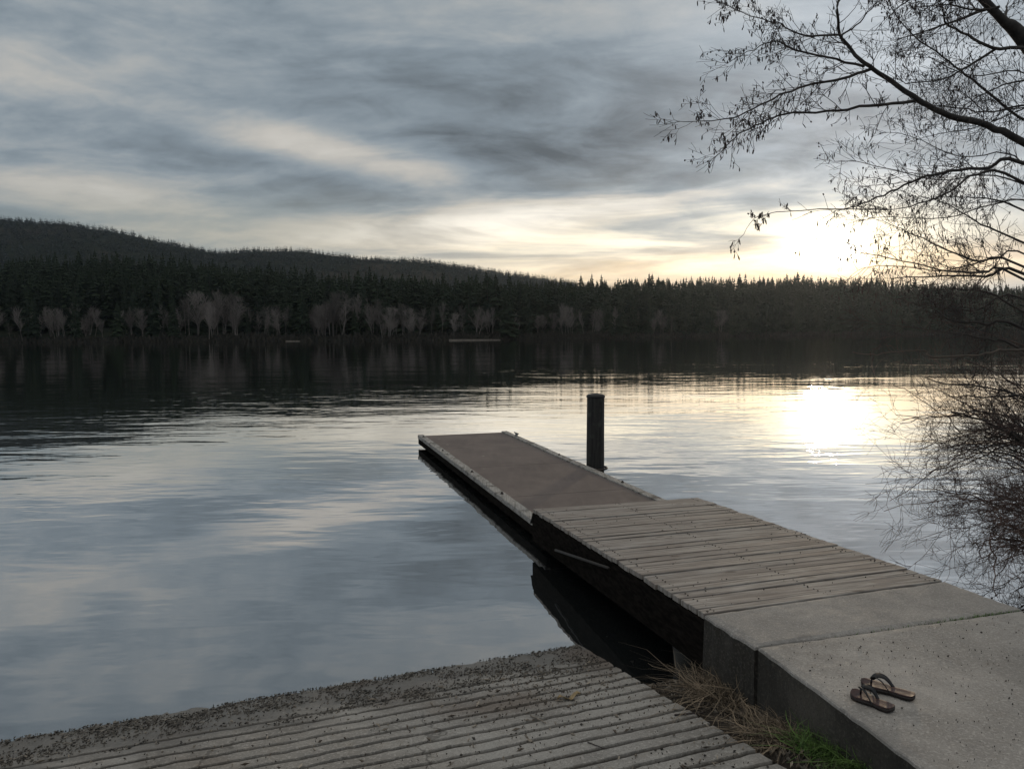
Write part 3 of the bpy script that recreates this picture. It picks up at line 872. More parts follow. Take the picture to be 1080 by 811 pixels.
# green weed in the joint of the path
b = MB()
for k in range(240):
    f = rng.betavariate(5, 1.6)
    p = P_lj.lerp(P_rj, min(0.985, f)) ; p = p + (P_lf - P_lj).normalized() * rng.uniform(-0.012, 0.018)
    blades(b, (p.x, p.y), 0.01, 1, 0.022, 1.2, 0.0025, zf=lambda x, y: ZC - 0.004)
setp(mobj('joint_moss', b.V, b.F, M_greengrass), 'thin green weed growing in the joint of the concrete path', 'weed', kind='stuff')

def chips(mb, gen, n, l0, l1, aspect, align=None, lift=0.006):
    for _ in range(n):
        x, y, z, nv = gen()
        l = rng.uniform(l0, l1) * (0.5 + rng.random() ** 3); a = rng.random() * 6.283 if align is None else align + rng.gauss(0, 0.5)
        w = l * aspect * rng.uniform(0.5, 1.4)
        dx, dy = math.cos(a), math.sin(a)
        t1, t2, t3 = (rng.uniform(0.0, lift) for _ in range(3))
        V = [(x - dx * l / 2, y - dy * l / 2, z + 0.002), (x - dy * w / 2, y + dx * w / 2, z + 0.003 + t1),
             (x + dx * l / 2, y + dy * l / 2, z + 0.002 + t2), (x + dy * w / 2, y - dx * w / 2, z + 0.003 + t3),
             (x, y, z - 0.003)]
        mb.add(V, [(0, 3, 2, 1), (0, 1, 4), (1, 2, 4), (2, 3, 4), (3, 0, 4)])

NA = math.atan2(RN.y, RN.x)
def wrack_gen():
    while True:
        n = rng.uniform(-7.5, -0.02)
        top = 0.60 * (0.5 + 0.5 * sstep(-5.0, -0.8, n)) + 0.16 * fbm(n * 1.3, 0.2, 2, 3)
        f = rng.random() ** 1.15
        s = 0.012 - f * top
        if fbm(n * 2.0, s * 4, 7.0, 3) + 0.35 < rng.random() * 0.8: continue
        p = rp(s, n); return p.x, p.y, max(ramp_zp(p), 0.001) + 0.002, None
b = MB(); chips(b, wrack_gen, 10500, 0.006, 0.030, 0.36, NA, 0.006)
setp(mobj('shore_litter', b.V, b.F, M_litter), 'band of dark wet bark and leaf bits washed up along the ramp waterline', 'litter', kind='stuff')
def ramp_gen():
    while True:
        n = rng.uniform(-5.0, -0.03); s = rng.uniform(-4.2, -0.3)
        k = math.exp(-((n + 0.55) / 0.5) ** 2) * math.exp(-((s + 0.75) / 0.45) ** 2)
        k = max(k, 0.10 + 0.22 * sstep(-3, 0, n) * max(0, fbm(n * 2, s * 2, 3, 3) + 0.4))
        if rng.random() > k: continue
        p = rp(s, n); return p.x, p.y, ramp_zp(p) + 0.004, None
b = MB(); chips(b, ramp_gen, 1300, 0.012, 0.05, 0.22, None, 0.01)
setp(mobj('ramp_litter', b.V, b.F, M_chips), 'scattered pale wood chips and straw on the concrete boat ramp', 'litter', kind='stuff')
b = MB(); chips(b, ramp_gen, 2200, 0.006, 0.022, 0.5, None, 0.006)
setp(mobj('ramp_grit', b.V, b.F, M_grit), 'dark grit and crumbs on the concrete boat ramp', 'litter', kind='stuff')
def path_gen():
    f = rng.random(); g = rng.random() * 3.2
    p = (P_lj.lerp(P_rj, 0.02 + 0.96 * f)) + e_dir * g
    return p.x, p.y, ZC + 0.003, None
b = MB(); chips(b, path_gen, 1100, 0.003, 0.012, 0.6, None, 0.005)
def plank_gen():
    u, v = rng.random(), rng.random(); p = G_nl.lerp(G_nr, u).lerp(G_fl.lerp(G_fr, u), v)
    return p.x, p.y, p.z + 0.002, None
chips(b, plank_gen, 120, 0.008, 0.03, 0.4, None, 0.005)
setp(mobj('path_grit', b.V, b.F, M_grit), 'dark pebbles and leaf crumbs scattered on the concrete path and planks', 'litter', kind='stuff')
def bank_gen():
    s = rng.uniform(-4.0, -0.8); n = rng.random() * (0.3 + 0.25 * max(0, -s / 3))
    p = rp(s, 0) + RE_R * n; return p.x, p.y, ground_z(p.x, p.y) + 0.004, None
b = MB(); chips(b, bank_gen, 1500, 0.012, 0.06, 0.25, None, 0.02)
setp(mobj('bank_litter', b.V, b.F, M_chips), 'dead stems and leaf crumbs on the soil strip between ramp and path', 'litter', kind='stuff')

b = MB()
for _ in range(2600):
    y = rng.uniform(1.5, 13); x = 0.70 * y + 0.5 + 7 * rng.random() ** 1.5
    if ground_z(x, y) < 0.05 or fbm(x * 0.8, y * 0.8, 3, 3) < -0.15: continue
    blades(b, (x, y), 0.08, 5, 0.22, 1.4, 0.004)
setp(mobj('bank_grass', b.V, b.F, M_drygrass), 'dead grass on the bank around the alder', 'grass', kind='stuff')

# single leaf and sticks on the ramp
def on_ramp(px, py):
    return on_plane(px, py, Vector((WL.x, WL.y, 0)), RAMP_N)
p = on_ramp(600, 737); b = MB(); V = []; F = []
for i in range(9):
    t_ = i / 8; w = 0.026 * math.sin(math.pi * min(1, t_ * 1.05)) + 0.001
    c = p + RN * (t_ - 0.5) * 0.15 + Vector((0, 0, 0.008 + 0.014 * math.sin(t_ * 9)))
    V += [c - RU * w + Vector((0, 0, 0.012)), c, c + RU * w + Vector((0, 0, 0.004 + 0.012 * math.cos(t_ * 7)))]
for i in range(8):
    for q in range(2): F.append((3 * i + q, 3 * i + q + 1, 3 * i + q + 4, 3 * i + q + 3))
o = mobj('dead_leaf', V, F, M_leaf, None, True); o.modifiers.new('thick', 'SOLIDIFY').thickness = 0.0015
setp(o, 'pale curled dead leaf lying on the boat ramp among dark litter', 'leaf')
def stick(a, b_, r, m_, label, name='stick'):
    A, B = on_ramp(*a) + Vector((0, 0, r + 0.003)), on_ramp(*b_) + Vector((0, 0, r + 0.003))
    pts = [A.lerp(B, k / 6) + Vector((rng.uniform(-1, 1), rng.uniform(-1, 1), 0)) * 0.006 for k in range(7)]
    m_b = MB(); m_b.tube(pts, [r * (1 - 0.06 * k) for k in range(7)], 6); setp(m_b.build(name, m_, None, True), label, 'stick')
stick((711, 755), (745, 752), 0.005, M_twig, 'short black straight stick at the right edge of the boat ramp')
stick((620, 784), (640, 791), 0.003, M_twig, 'thin dark bent twig alone near the middle of the boat ramp')
stick((560, 756), (576, 764), 0.005, M_deadwood, 'pale broken stick on the boat ramp below the curled leaf')

# ------------------------------------------------------------------ flip flops
def flip_flop(toe_px, heel_px, mirror, name, label):
    T, H_ = at(*toe_px, ZC + 0.02), at(*heel_px, ZC + 0.02)
    ax = (T - H_); L = ax.length; ax.normalize(); ay = Vector((-ax.y, ax.x, 0)) * mirror; Z = Vector((0, 0, 1))
    root = empty(name, (T + H_) / 2 + Z * (ZC + 0.005 - (T.z)), label, 'flip-flop', 'pair of flip-flops on the path')
    zb = ZC + 0.006
    ctl = [(0.0, 0.0), (0.01, 0.020), (0.06, 0.033), (0.2, 0.036), (0.42, 0.032), (0.62, 0.042), (0.76, 0.048), (0.88, 0.043), (0.96, 0.028), (1.0, 0.0)]
    cti = [(0.0, 0.0), (0.01, -0.020), (0.06, -0.032), (0.2, -0.033), (0.42, -0.028), (0.62, -0.036), (0.76, -0.042), (0.88, -0.040), (0.96, -0.026), (1.0, 0.0)]
    def interp(c, t): return float(np.interp(t, [q[0] for q in c], [q[1] for q in c]))
    ts = [0.5 - 0.5 * math.cos(math.pi * i / 36) for i in range(37)]
    def toP(t, v, z): return H_ + ax * (t * L) + ay * v + Z * (zb + z - H_.z)
    def lift(t): return 0.010 * max(0, (t - 0.8) / 0.2) ** 2 + 0.004 * max(0, (0.15 - t) / 0.15) ** 2
    def layer(nm, z0, z1, grow, mt, dish=0.0):
        V = []; F = []; cols = 8
        for t in ts:
            l, r = interp(ctl, t) * grow, interp(cti, t) * grow
            for k in range(cols + 1):
                v = r + (l - r) * k / cols; e = (2 * k / cols - 1) ** 2
                V.append(toP(0.5 + (t - 0.5) * (1 + (grow - 1) * 0.3), v, z1 + lift(t) - dish * (1 - e)))
        m0 = len(V); w = cols + 1
        for t in ts:
            l, r = interp(ctl, t) * grow * 0.98, interp(cti, t) * grow * 0.98
            for k in range(cols + 1):
                v = r + (l - r) * k / cols
                V.append(toP(0.5 + (t - 0.5) * (1 + (grow - 1) * 0.3), v, z0 + lift(t)))
        n = len(ts)
        for i in range(n - 1):
            for k in range(cols):
                F.append((i * w + k, (i + 1) * w + k, (i + 1) * w + k + 1, i * w + k + 1))
                F.append((m0 + i * w + k, m0 + i * w + k + 1, m0 + (i + 1) * w + k + 1, m0 + (i + 1) * w + k))
            F.append((i * w, m0 + i * w, m0 + (i + 1) * w, (i + 1) * w))
            F.append((i * w + cols, (i + 1) * w + cols, m0 + (i + 1) * w + cols, m0 + i * w + cols))
        return mobj(nm, V, F, mt, root, True)
    s1 = layer('outsole', 0.0, 0.015, 1.0, M_sole)
    layer('footbed', 0.0155, 0.021, 0.985, M_footbed, 0.002)
    # thong strap: toe post, two flat bands arching to the sides
    st = MB()
    top = toP(0.79, -0.004, 0.045)
    st.tube([toP(0.80, -0.006, 0.018), top], 0.0045, 8)
    for sg, tq in ((1, 0.40), (-1, 0.42)):
        side = interp(ctl, tq) if sg > 0 else interp(cti, tq)
        end = toP(tq, side * 0.96, 0.012)
        pts = catmull([top, toP(0.71, side * 0.50, 0.060), toP(0.57, side * 0.92, 0.052), end], 8)
        V = []; F = []
        for i, q in enumerate(pts):
            q = Vector(q); tg = (Vector(pts[min(i + 1, len(pts) - 1)]) - Vector(pts[max(i - 1, 0)])).normalized()
            nr = Z.cross(tg); nr = nr - tg * nr.dot(tg); nr.normalize(); up = tg.cross(nr)
            out_ = ay * sg
            wdir = tg.cross(out_).normalized()
            hw = 0.007 + 0.006 * math.sin(math.pi * min(1, i / len(pts) + 0.15)) 
            wv = (nr * 0.75 + wdir * 0.4).normalized()
            th = tg.cross(wv).normalized() * 0.002
            V += [q - wv * hw - th, q + wv * hw - th, q + wv * hw + th, q - wv * hw + th]
        for i in range(len(pts) - 1):
            for k in range(4):
                F.append((4 * i + k, 4 * i + 4 + k, 4 * i + 4 + (k + 1) % 4, 4 * i + (k + 1) % 4))
        F += [(3, 2, 1, 0), tuple(4 * (len(pts) - 1) + k for k in range(4))]
        st.add(V, F)
    st.build('strap', M_strap, root, True)
flip_flop((898.5, 729.5), (942, 747.5), 1, 'flip_flop', 'brown flip-flop nearer the edge of the path, its strap lying low')
flip_flop((908, 718.5), (965, 734.8), -1, 'flip_flop', 'brown flip-flop farther from the path edge, its black strap arched up high')

# ------------------------------------------------------------------ near tree and shrubs
class Brush:
    """collects branches and catkins"""
    def __init__(s): s.thick = MB(); s.twig = MB(); s.cat = MB()
    def branch(s, pts, r0, r1, k=6, thick=True):
        n = len(pts); rad = [r0 + (r1 - r0) * (i / (n - 1)) ** 0.8 for i in range(n)]
        (s.thick if thick else s.twig).tube(pts, rad, k, caps=False)
        return rad
    def catkin(s, p, l, w):
        dx, dy = rng.gauss(0, 0.22), rng.gauss(0, 0.22)
        p = Vector(p); b_ = len(s.cat.V)
        for i, (f, r) in enumerate(((0, 0.25), (0.2, 0.9), (0.75, 1.0), (1.0, 0.3))):
            c = p + Vector((dx * l * f, dy * l * f, -l * f))
            for q in range(4):
                an = q * math.pi / 2
                s.cat.V.append((c.x + w * r * math.cos(an), c.y + w * r * math.sin(an), c.z))
        for i in range(3):
            for q in range(4):
                s.cat.F.append((b_ + i * 4 + q, b_ + i * 4 + (q + 1) % 4, b_ + i * 4 + 4 + (q + 1) % 4, b_ + i * 4 + 4 + q))
        s.cat.F.append((b_ + 12, b_ + 13, b_ + 14, b_ + 15))
    def twig_from(s, p, d, L, r, level, up=0.25, cat=0.5, wig=0.35, kids=(2, 5), plane=0.7):
        """a wandering twig; d unit direction"""
        n = max(4, int(L / 0.07)); n = min(n, 10); st = L / n
        pts = [Vector(p)]; d = Vector(d); dirs = []
        for i in range(n):
            d = d + Vector((rng.gauss(0, wig), rng.gauss(0, wig * plane), rng.gauss(0, wig))) * 0.5 + Vector((0, 0, up * 0.22))
            d.normalize(); pts.append(pts[-1] + d * st); dirs.append(d.copy())
        s.branch(pts, r, max(0.0013, r * 0.45), 3 if r < 0.005 else 5, False)
        if level > 0:
            for _ in range(rng.randint(*kids)):
                i = rng.randint(1, n - 1)
                ax = Vector((rng.gauss(0, 1), rng.gauss(0, 0.6), rng.gauss(0, 1))); ax = ax - dirs[i - 1] * ax.dot(dirs[i - 1])
                if ax.length < 1e-3: continue
                ax.normalize(); nd = (dirs[i - 1] * 0.75 + ax * 0.66).normalized()
                s.twig_from(pts[i], nd, L * rng.uniform(0.35, 0.65), max(0.0013, r * 0.65), level - 1, up, cat, wig, kids, plane)
        if cat > 0 and level <= 1:
            for q in range(rng.randint(0, 2)):
                if rng.random() < cat:
                    i = rng.randint(max(1, n // 2), n)
                    s.catkin(pts[i], rng.uniform(0.018, 0.042), rng.uniform(0.003, 0.0047))
            if rng.random() < cat * 0.22:
                c = pts[rng.randint(2, n)]
                s.catkin(c + Vector((0, 0, 0.008)), 0.015, 0.0065)

def c3(q): return (680 + q[0] * 0.37037, q[1] * 0.37037)     # coordinates read off an enlarged crop of the photograph
def limb_pts(poly, y0, y1, jit=0.012, n=5, pre=None):
    k = len(poly); P = []
    for i, q in enumerate(poly):
        f = i / (k - 1); Y = y0 + (y1 - y0) * f + rng.uniform(-0.12, 0.12)
        P.append(atY(q[0], q[1], Y))
    if pre is not None: P = [Vector(pre)] + P
    out = [Vector(v) for v in catmull(P, n)]
    return [v + Vector((rng.gauss(0, jit), rng.gauss(0, jit), rng.gauss(0, jit))) * (0 if i == 0 else 1) for i, v in enumerate(out)]

def build_alder():
    base = Vector((7.6, 7.9, ground_z(7.6, 7.9) - 0.05))
    root = empty('alder_tree', base, 'bare alder tree leaning in over the lake, twigs hung with dark catkins', 'tree')
    trunk_pts = [base, Vector((7.2, 7.6, 1.0)), Vector((6.6, 7.35, 2.2)), Vector((5.7, 7.0, 3.45)), atY(1086, 50, 6.8), atY(1058, 22, 6.7), atY(1030, -8, 6.6), atY(985, -60, 6.5), atY(950, -120, 6.4)]
    tp = [Vector(v) for v in catmull(trunk_pts, 6)]
    tb = MB(); nT = len(tp)
    tb.tube(tp, [0.17 - 0.135 * min(1, (i / nT) * 1.6) for i in range(nT)], 12)
    trunk = tb.build('trunk', M_bark, root, True)
    br = Brush()
    A0 = Vector((5.7, 7.0, 3.45)); A1 = Vector((5.95, 7.1, 3.1)); A2 = Vector((6.35, 7.25, 2.5)); AT = tp[int(nT * 0.52)]
    limbs = [
        # (points, radius in, radius out, depth in, depth out, attach, twig density, catkins, twig length)
        ([c3(q) for q in ((1090, 410), (980, 360), (870, 330), (790, 290), (700, 230), (640, 190), (590, 145), (555, 95), (548, 30), (560, -20))], 0.029, 0.007, 6.7, 6.2, A0, 26, .62, .50),
        ([c3(q) for q in ((770, 288), (640, 303), (520, 320), (400, 325), (330, 352), (270, 382), (218, 430))], 0.014, 0.003, 6.5, 6.0, None, 34, .9, .34),
        ([c3(q) for q in ((650, 195), (560, 225), (480, 240), (400, 265), (330, 300), (250, 335), (170, 345), (95, 345))], 0.013, 0.002, 6.4, 5.8, None, 40, .95, .32),
        ([c3(q) for q in ((625, 190), (520, 165), (430, 143), (370, 118), (310, 140), (240, 180))], 0.011, 0.002, 6.4, 6.0, None, 32, .95, .32),
        ([c3(q) for q in ((556, 100), (450, 100), (385, 70), (300, 45), (225, 10))], 0.009, 0.002, 6.3, 5.9, None, 30, .95, .30),
        ([c3(q) for q in ((556, 104), (600, 75), (645, 25), (690, -20))], 0.008, 0.003, 6.3, 6.6, None, 14, .6, .34),
        ([c3(q) for q in ((1090, 468), (980, 478), (870, 490), (780, 510), (700, 548), (620, 580), (545, 602))], 0.016, 0.003, 6.5, 5.8, A0, 34, .6, .40),
        ([c3(q) for q in ((1090, 525), (950, 497), (870, 545), (780, 582), (690, 600))], 0.012, 0.003, 6.3, 5.9, A0, 26, .55, .36),
        ([c3(q) for q in ((690, 598), (560, 596), (440, 600), (360, 607), (312, 625), (270, 680))], 0.005, 0.0015, 5.9, 5.6, None, 9, 1.0, .17),
        ([c3(q) for q in ((1090, 140), (990, 135), (920, 100), (850, 66))], 0.016, 0.008, 6.75, 6.5, AT, 12, .6, .45),
        ([c3(q) for q in ((1000, 140), (920, 190), (850, 225), (740, 240))], 0.012, 0.004, 6.7, 6.3, None, 20, .6, .40),
        ([c3(q) for q in ((1100, 350), (970, 258), (900, 200), (830, 150), (740, 78), (700, 20))], 0.013, 0.003, 7.2, 6.7, A0, 30, .6, .42),
        ([c3(q) for q in ((1090, 765), (950, 745), (840, 702), (750, 660), (680, 632))], 0.010, 0.002, 6.2, 5.8, A2, 30, .45, .36),
        ([c3(q) for q in ((1090, 700), (960, 640), (880, 590), (800, 560))], 0.010, 0.002, 6.7, 6.3, A1, 28, .5, .36),
        ([c3(q) for q in ((1090, 800), (960, 780), (830, 765), (700, 735), (560, 712))], 0.010, 0.002, 6.0, 5.6, A2, 32, .4, .34),
        ([c3(q) for q in ((1090, 600), (1000, 570), (920, 560), (820, 560))], 0.010, 0.002, 7.0, 6.6, A1, 26, .55, .40),
        ([c3(q) for q in ((1090, 300), (990, 320), (900, 310), (820, 300))], 0.010, 0.003, 7.1, 6.9, A0, 24, .6, .42),
        ([c3(q) for q in ((1090, 230), (1000, 250), (930, 290), (880, 330))], 0.009, 0.002, 7.0, 6.7, A0, 22, .6, .40),
        ([c3(q) for q in ((1010, 20), (940, 30), (870, 15), (790, 20))], 0.012, 0.003, 6.5, 6.2, None, 30, .9, .34),
        ([c3(q) for q in ((960, -20), (880, 0), (820, -10), (740, 10), (690, 50))], 0.012, 0.003, 6.4, 6.1, None, 26, .7, .36),
    ]
    for (ya, yb, xe, Ya) in ((200, 170, 880, 6.9), (215, 235, 900, 7.2), (275, 285, 905, 6.5), (180, 140, 930, 7.3), (110, 150, 960, 7.0), (90, 60, 950, 7.2), (130, 95, 985, 6.4)):
        xm = (1095 + xe) / 2
        limbs.append(([(1095, ya), (xm + 50, ya * .7 + yb * .3 - 6), (xm, (ya + yb) / 2 + 5), (xe + 30, yb * .85 + ya * .15 - 3), (xe, yb)], 0.008, 0.0016, Ya, Ya - 0.4, A1 if ya > 190 else A0, 30, .38, .42))
    # foreground limbs low on the right, over the dark far shore
    limbs += [
        ([(1090, 294), (1040, 292), (985, 291), (940, 294)], 0.014, 0.003, 6.2, 5.9, A2, 26, .35, .40),
        ([(1090, 352), (1040, 342), (1005, 338), (985, 326)], 0.014, 0.004, 6.0, 5.8, A2, 18, .25, .36),
        ([(1090, 318), (1030, 328), (975, 322), (930, 312)], 0.010, 0.002, 6.3, 6.0, A2, 24, .25, .36),
        ([(1090, 335), (1045, 310), (1000, 305), (960, 312)], 0.010, 0.002, 6.6, 6.3, A2, 26, .25, .36),
        ([(1090, 375), (1050, 360), (1010, 352), (960, 345), (915, 340)], 0.010, 0.002, 5.9, 5.7, A2, 24, .2, .34),
    ]
    for (poly, r0, r1, y0, y1, pre, dens, cat, tl) in limbs:
        if pre is not None:                                             # leave the trunk a little below where the limb comes into view
            q0 = atY(poly[0][0], poly[0][1], y0)
            pre = min(tp, key=lambda v: abs(v.z - (q0.z - 0.38 * abs(v.x - q0.x))) if v.z < 6 else 9)
        pts = limb_pts(poly, y0, y1, 0.004, 4, pre)
        rad = br.branch(pts, r0 * (1.25 if pre else 1), r1, 7)
        n = len(pts); st = 4 if pre is not None else 1
        for _ in range(int(dens * 0.95)):
            i = min(n - 2, int(st + (n - 1 - st) * rng.random() ** 0.85)); t = (pts[i + 1] - pts[i]).normalized()
            ax = Vector((rng.gauss(0, 1), rng.gauss(0, 0.8), rng.gauss(0.1, 1))); ax = (ax - t * ax.dot(t)).normalized()
            f = 1 - 0.45 * i / n
            br.twig_from(pts[i].lerp(pts[i + 1], rng.random()), (t * 0.72 + ax * 0.7).normalized(), tl * rng.uniform(0.5, 1.3) * f, max(0.0019, min(0.0040, rad[i] * 0.45)), 2, 0.10, cat * (0.42 + 0.45 * (i / n)) if cat > 0.8 else cat * 0.55, 0.22, (2, 3))
        t = (pts[-1] - pts[-2]).normalized()
        for _ in range(2):
            br.twig_from(pts[-1], (t + Vector((rng.gauss(0, .3), rng.gauss(0, .3), rng.gauss(0, .3)))).normalized(), tl * 0.7, max(r1 * 0.9, 0.0014), 1, 0.05, cat, 0.25, (2, 4))
    for k in range(14):                                                 # the crown away from the lake
        i = rng.randint(int(nT * 0.30), nT - 3); a = rng.uniform(-1.2, 1.5); Lb = rng.uniform(1.2, 2.6)
        d = Vector((math.cos(a), math.sin(a), rng.uniform(0.1, 0.7))).normalized(); p0 = tp[i]
        pts = [p0]
        for q in range(8):
            d = (d + Vector((rng.gauss(0, .1), rng.gauss(0, .1), rng.gauss(0.03, .08)))).normalized(); pts.append(pts[-1] + d * Lb / 8)
        br.branch(pts, 0.017, 0.003, 6)
        for _ in range(18):
            i = rng.randint(2, 7); t = (pts[i + 1] - pts[i]).normalized(); ax = Vector((rng.gauss(0, 1), rng.gauss(0, 1), rng.gauss(0, 1))); ax = (ax - t * ax.dot(t)).normalized()
            br.twig_from(pts[i], (t * 0.72 + ax * 0.7).normalized(), rng.uniform(0.25, 0.55), 0.003, 2, 0.1, 0.4, 0.22, (2, 3))
    setp(br.thick.build('branches', M_bark, root, True))
    br.twig.build('twigs', M_twig, root)['kind'] = 'stuff'
    br.cat.build('catkins', M_catkin, root)['kind'] = 'stuff'
build_alder()

def shrub(name, label, base, targets, nst, m_, seed, twl=0.45, rad=0.011, level=2, dens=9, up=0.2, spread=1.0):
    rng.seed(seed)
    root = empty(name, base, label, 'shrub'); br = Brush()
    for k in range(nst):
        tx, ty, tY = targets[rng.randrange(len(targets))]
        e = atY(tx + rng.gauss(0, 22) * spread, ty + rng.gauss(0, 22) * spread, tY + rng.gauss(0, 0.35))
        b0 = Vector(base) + Vector((rng.gauss(0, 0.25), rng.gauss(0, 0.25), 0))
        mid = b0.lerp(e, 0.5) + Vector((rng.gauss(0, .12), rng.gauss(0, .12), 0.28 * (e - b0).length * rng.uniform(0.15, 0.9)))
        pts = [Vector(v) for v in catmull([b0, b0.lerp(mid, .5) + Vector((0, 0, 0.08)), mid, mid.lerp(e, .55) + Vector((0, 0, .05)), e], 5)]
        pts = [p + Vector((rng.gauss(0, .012), rng.gauss(0, .012), rng.gauss(0, .012))) for p in pts]
        r = rad * rng.uniform(0.5, 1.3)
        rr = br.branch(pts, r, r * 0.22, 6); n = len(pts)
        for _ in range(dens):
            i = int(n * 0.3 + (n - 2 - n * 0.3) * rng.random()); t = (pts[i + 1] - pts[i]).normalized()
            ax = Vector((rng.gauss(0, 1), rng.gauss(0, 0.8), rng.gauss(0, 1))); ax = (ax - t * ax.dot(t)).normalized()
            br.twig_from(pts[i], (t * 0.7 + ax * 0.7).normalized(), twl * rng.uniform(0.5, 1.3), max(0.0022, rr[i] * 0.45), level, up, 0, 0.40, (2, 4))
    br.thick.build('stems', m_, root, True)['kind'] = 'stuff'
    br.twig.build('twigs', m_, root)['kind'] = 'stuff'
    return root

shrub('willow_shrub', 'bare reddish shrub whose arching twigs reach out highest over the bright water', (6.9, 8.6, 0.1),
      [(960, 425, 7.6), (985, 470, 7.6), (1010, 400, 7.8), (950, 500, 7.4), (1040, 440, 7.9), (1060, 400, 8.0), (1020, 500, 7.6)], 44, M_redtwig, 21, 0.55, 0.013, 2, 8)
shrub('willow_shrub', 'dense bare dark shrub low over the water beside the gangway', (5.6, 6.7, 0.0),
      [(975, 540, 6.3), (1000, 520, 6.5), (1030, 560, 6.0), (1060, 520, 6.4), (1040, 600, 5.8), (1010, 580, 5.9), (1060, 590, 5.9), (1060, 560, 6.0), (1050, 540, 6.2), (960, 505, 6.4), (1070, 480, 6.6)], 48, M_redtwig, 22, 0.48, 0.012, 2, 9, 0.05)
shrub('alder_sapling', 'young bare alder with a thick bent stem among the shrubs at the water edge', (6.3, 7.6, 0.1),
      [(1026, 424, 7.0), (1045, 455, 7.0), (1000, 440, 6.9), (1065, 430, 7.1)], 9, M_bark, 23, 0.5, 0.026, 2, 16, 0.3)
rng.seed(99)
# pale dead branch
root = empty('dead_branch', atY(1100, 372, 5.8) , 'grey-brown bare dead branch reaching out level over the dark reflections', 'branch')
pts = limb_pts([(1110, 368), (1064, 369), (1040, 373), (985, 377), (975, 370), (942, 371), (935, 364)], 5.9, 5.5, 0.004, 5)
b = MB(); b.tube(pts, [0.010 - 0.008 * i / len(pts) for i in range(len(pts))], 7); b.build('limb', M_deadlimb, root, True)
b = MB(); pt2 = limb_pts([(942, 371), (920, 374), (900, 372)], 5.5, 5.4, 0.003, 4); b.tube(pt2, [0.003] * len(pt2), 5); b.build('side_shoot', M_deadlimb, root, True)
for v in []: pass

# ------------------------------------------------------------------ far shore
def itp(px, xs, ys): return float(np.interp(px, xs, ys))
def Y0(px): return itp(px, [-900, 0, 500, 650, 850, 2000], [330, 300, 282, 360, 440, 440])
TOPX = [-900, -200, 0, 100, 180, 250, 330, 400, 500, 600, 700, 850, 950, 1080, 1300, 2000]
TOPY = [290, 278, 270, 265, 268, 275, 283, 288, 292, 290, 289, 287, 291, 296, 300, 300]
RIDX = [-900, -200, 0, 60, 130, 190, 235, 270, 330, 380, 440, 500, 570, 640, 720, 2000]
RIDY = [236, 226, 228, 235, 245, 257, 263, 260, 261, 268, 270, 278, 289, 300, 312, 312]
def far_z(px, Y):
    y0 = Y0(px)
    zr = max(1.0, (hor(px) - itp(px, TOPX, TOPY)) / F_PX * (y0 + 170) - 25.0)
    d = Y - y0
    z = -3 + 3.8 * sstep(-8, 6, d) + zr * sstep(0, 170, d)
    zh = (hor(px) - itp(px, RIDX, RIDY)) / F_PX * 1500 + 2.3 - 17.0
    q = sstep(600, 1500, Y)
    if zh > z: z = z + (zh - z) * q
    X = (px - 540) / F_PX * Y
    if d > 10: z += 0.9 * fbm(X * 0.02, Y * 0.02, 1, 3) * min(1, d / 60) + 10 * q * (1 - sstep(1350, 1500, Y)) * fbm(X * 0.004, Y * 0.004, 2, 4)
    if Y > 1500: z -= (Y - 1500) * 0.2
    return z
def farP(px, Y): return Vector(((px - 540) / F_PX * Y, Y, far_z(px, Y)))
def build_far_ground():
    pxs = np.linspace(-560, 1640, 170); fr = [-10, -4, 0, 3, 8, 16, 30, 50, 80, 110, 140, 180, 240, 300]
    V = []; F = []
    ab = list(np.linspace(780, 1500, 44)) + [1560, 1700, 2000]
    for px in pxs:
        for f in fr: V.append(farP(px, Y0(px) + f))
        for Y in ab: V.append(farP(px, Y))
    w = len(fr) + len(ab)
    for i in range(len(pxs) - 1):
        for j in range(w - 1):
            F.append((i * w + j, (i + 1) * w + j, (i + 1) * w + j + 1, i * w + j + 1))
    setp(mobj('hills', V, F, M_hill, None, True), 'dark wooded hills rising behind the far shore', 'hills', kind='structure')
build_far_ground()

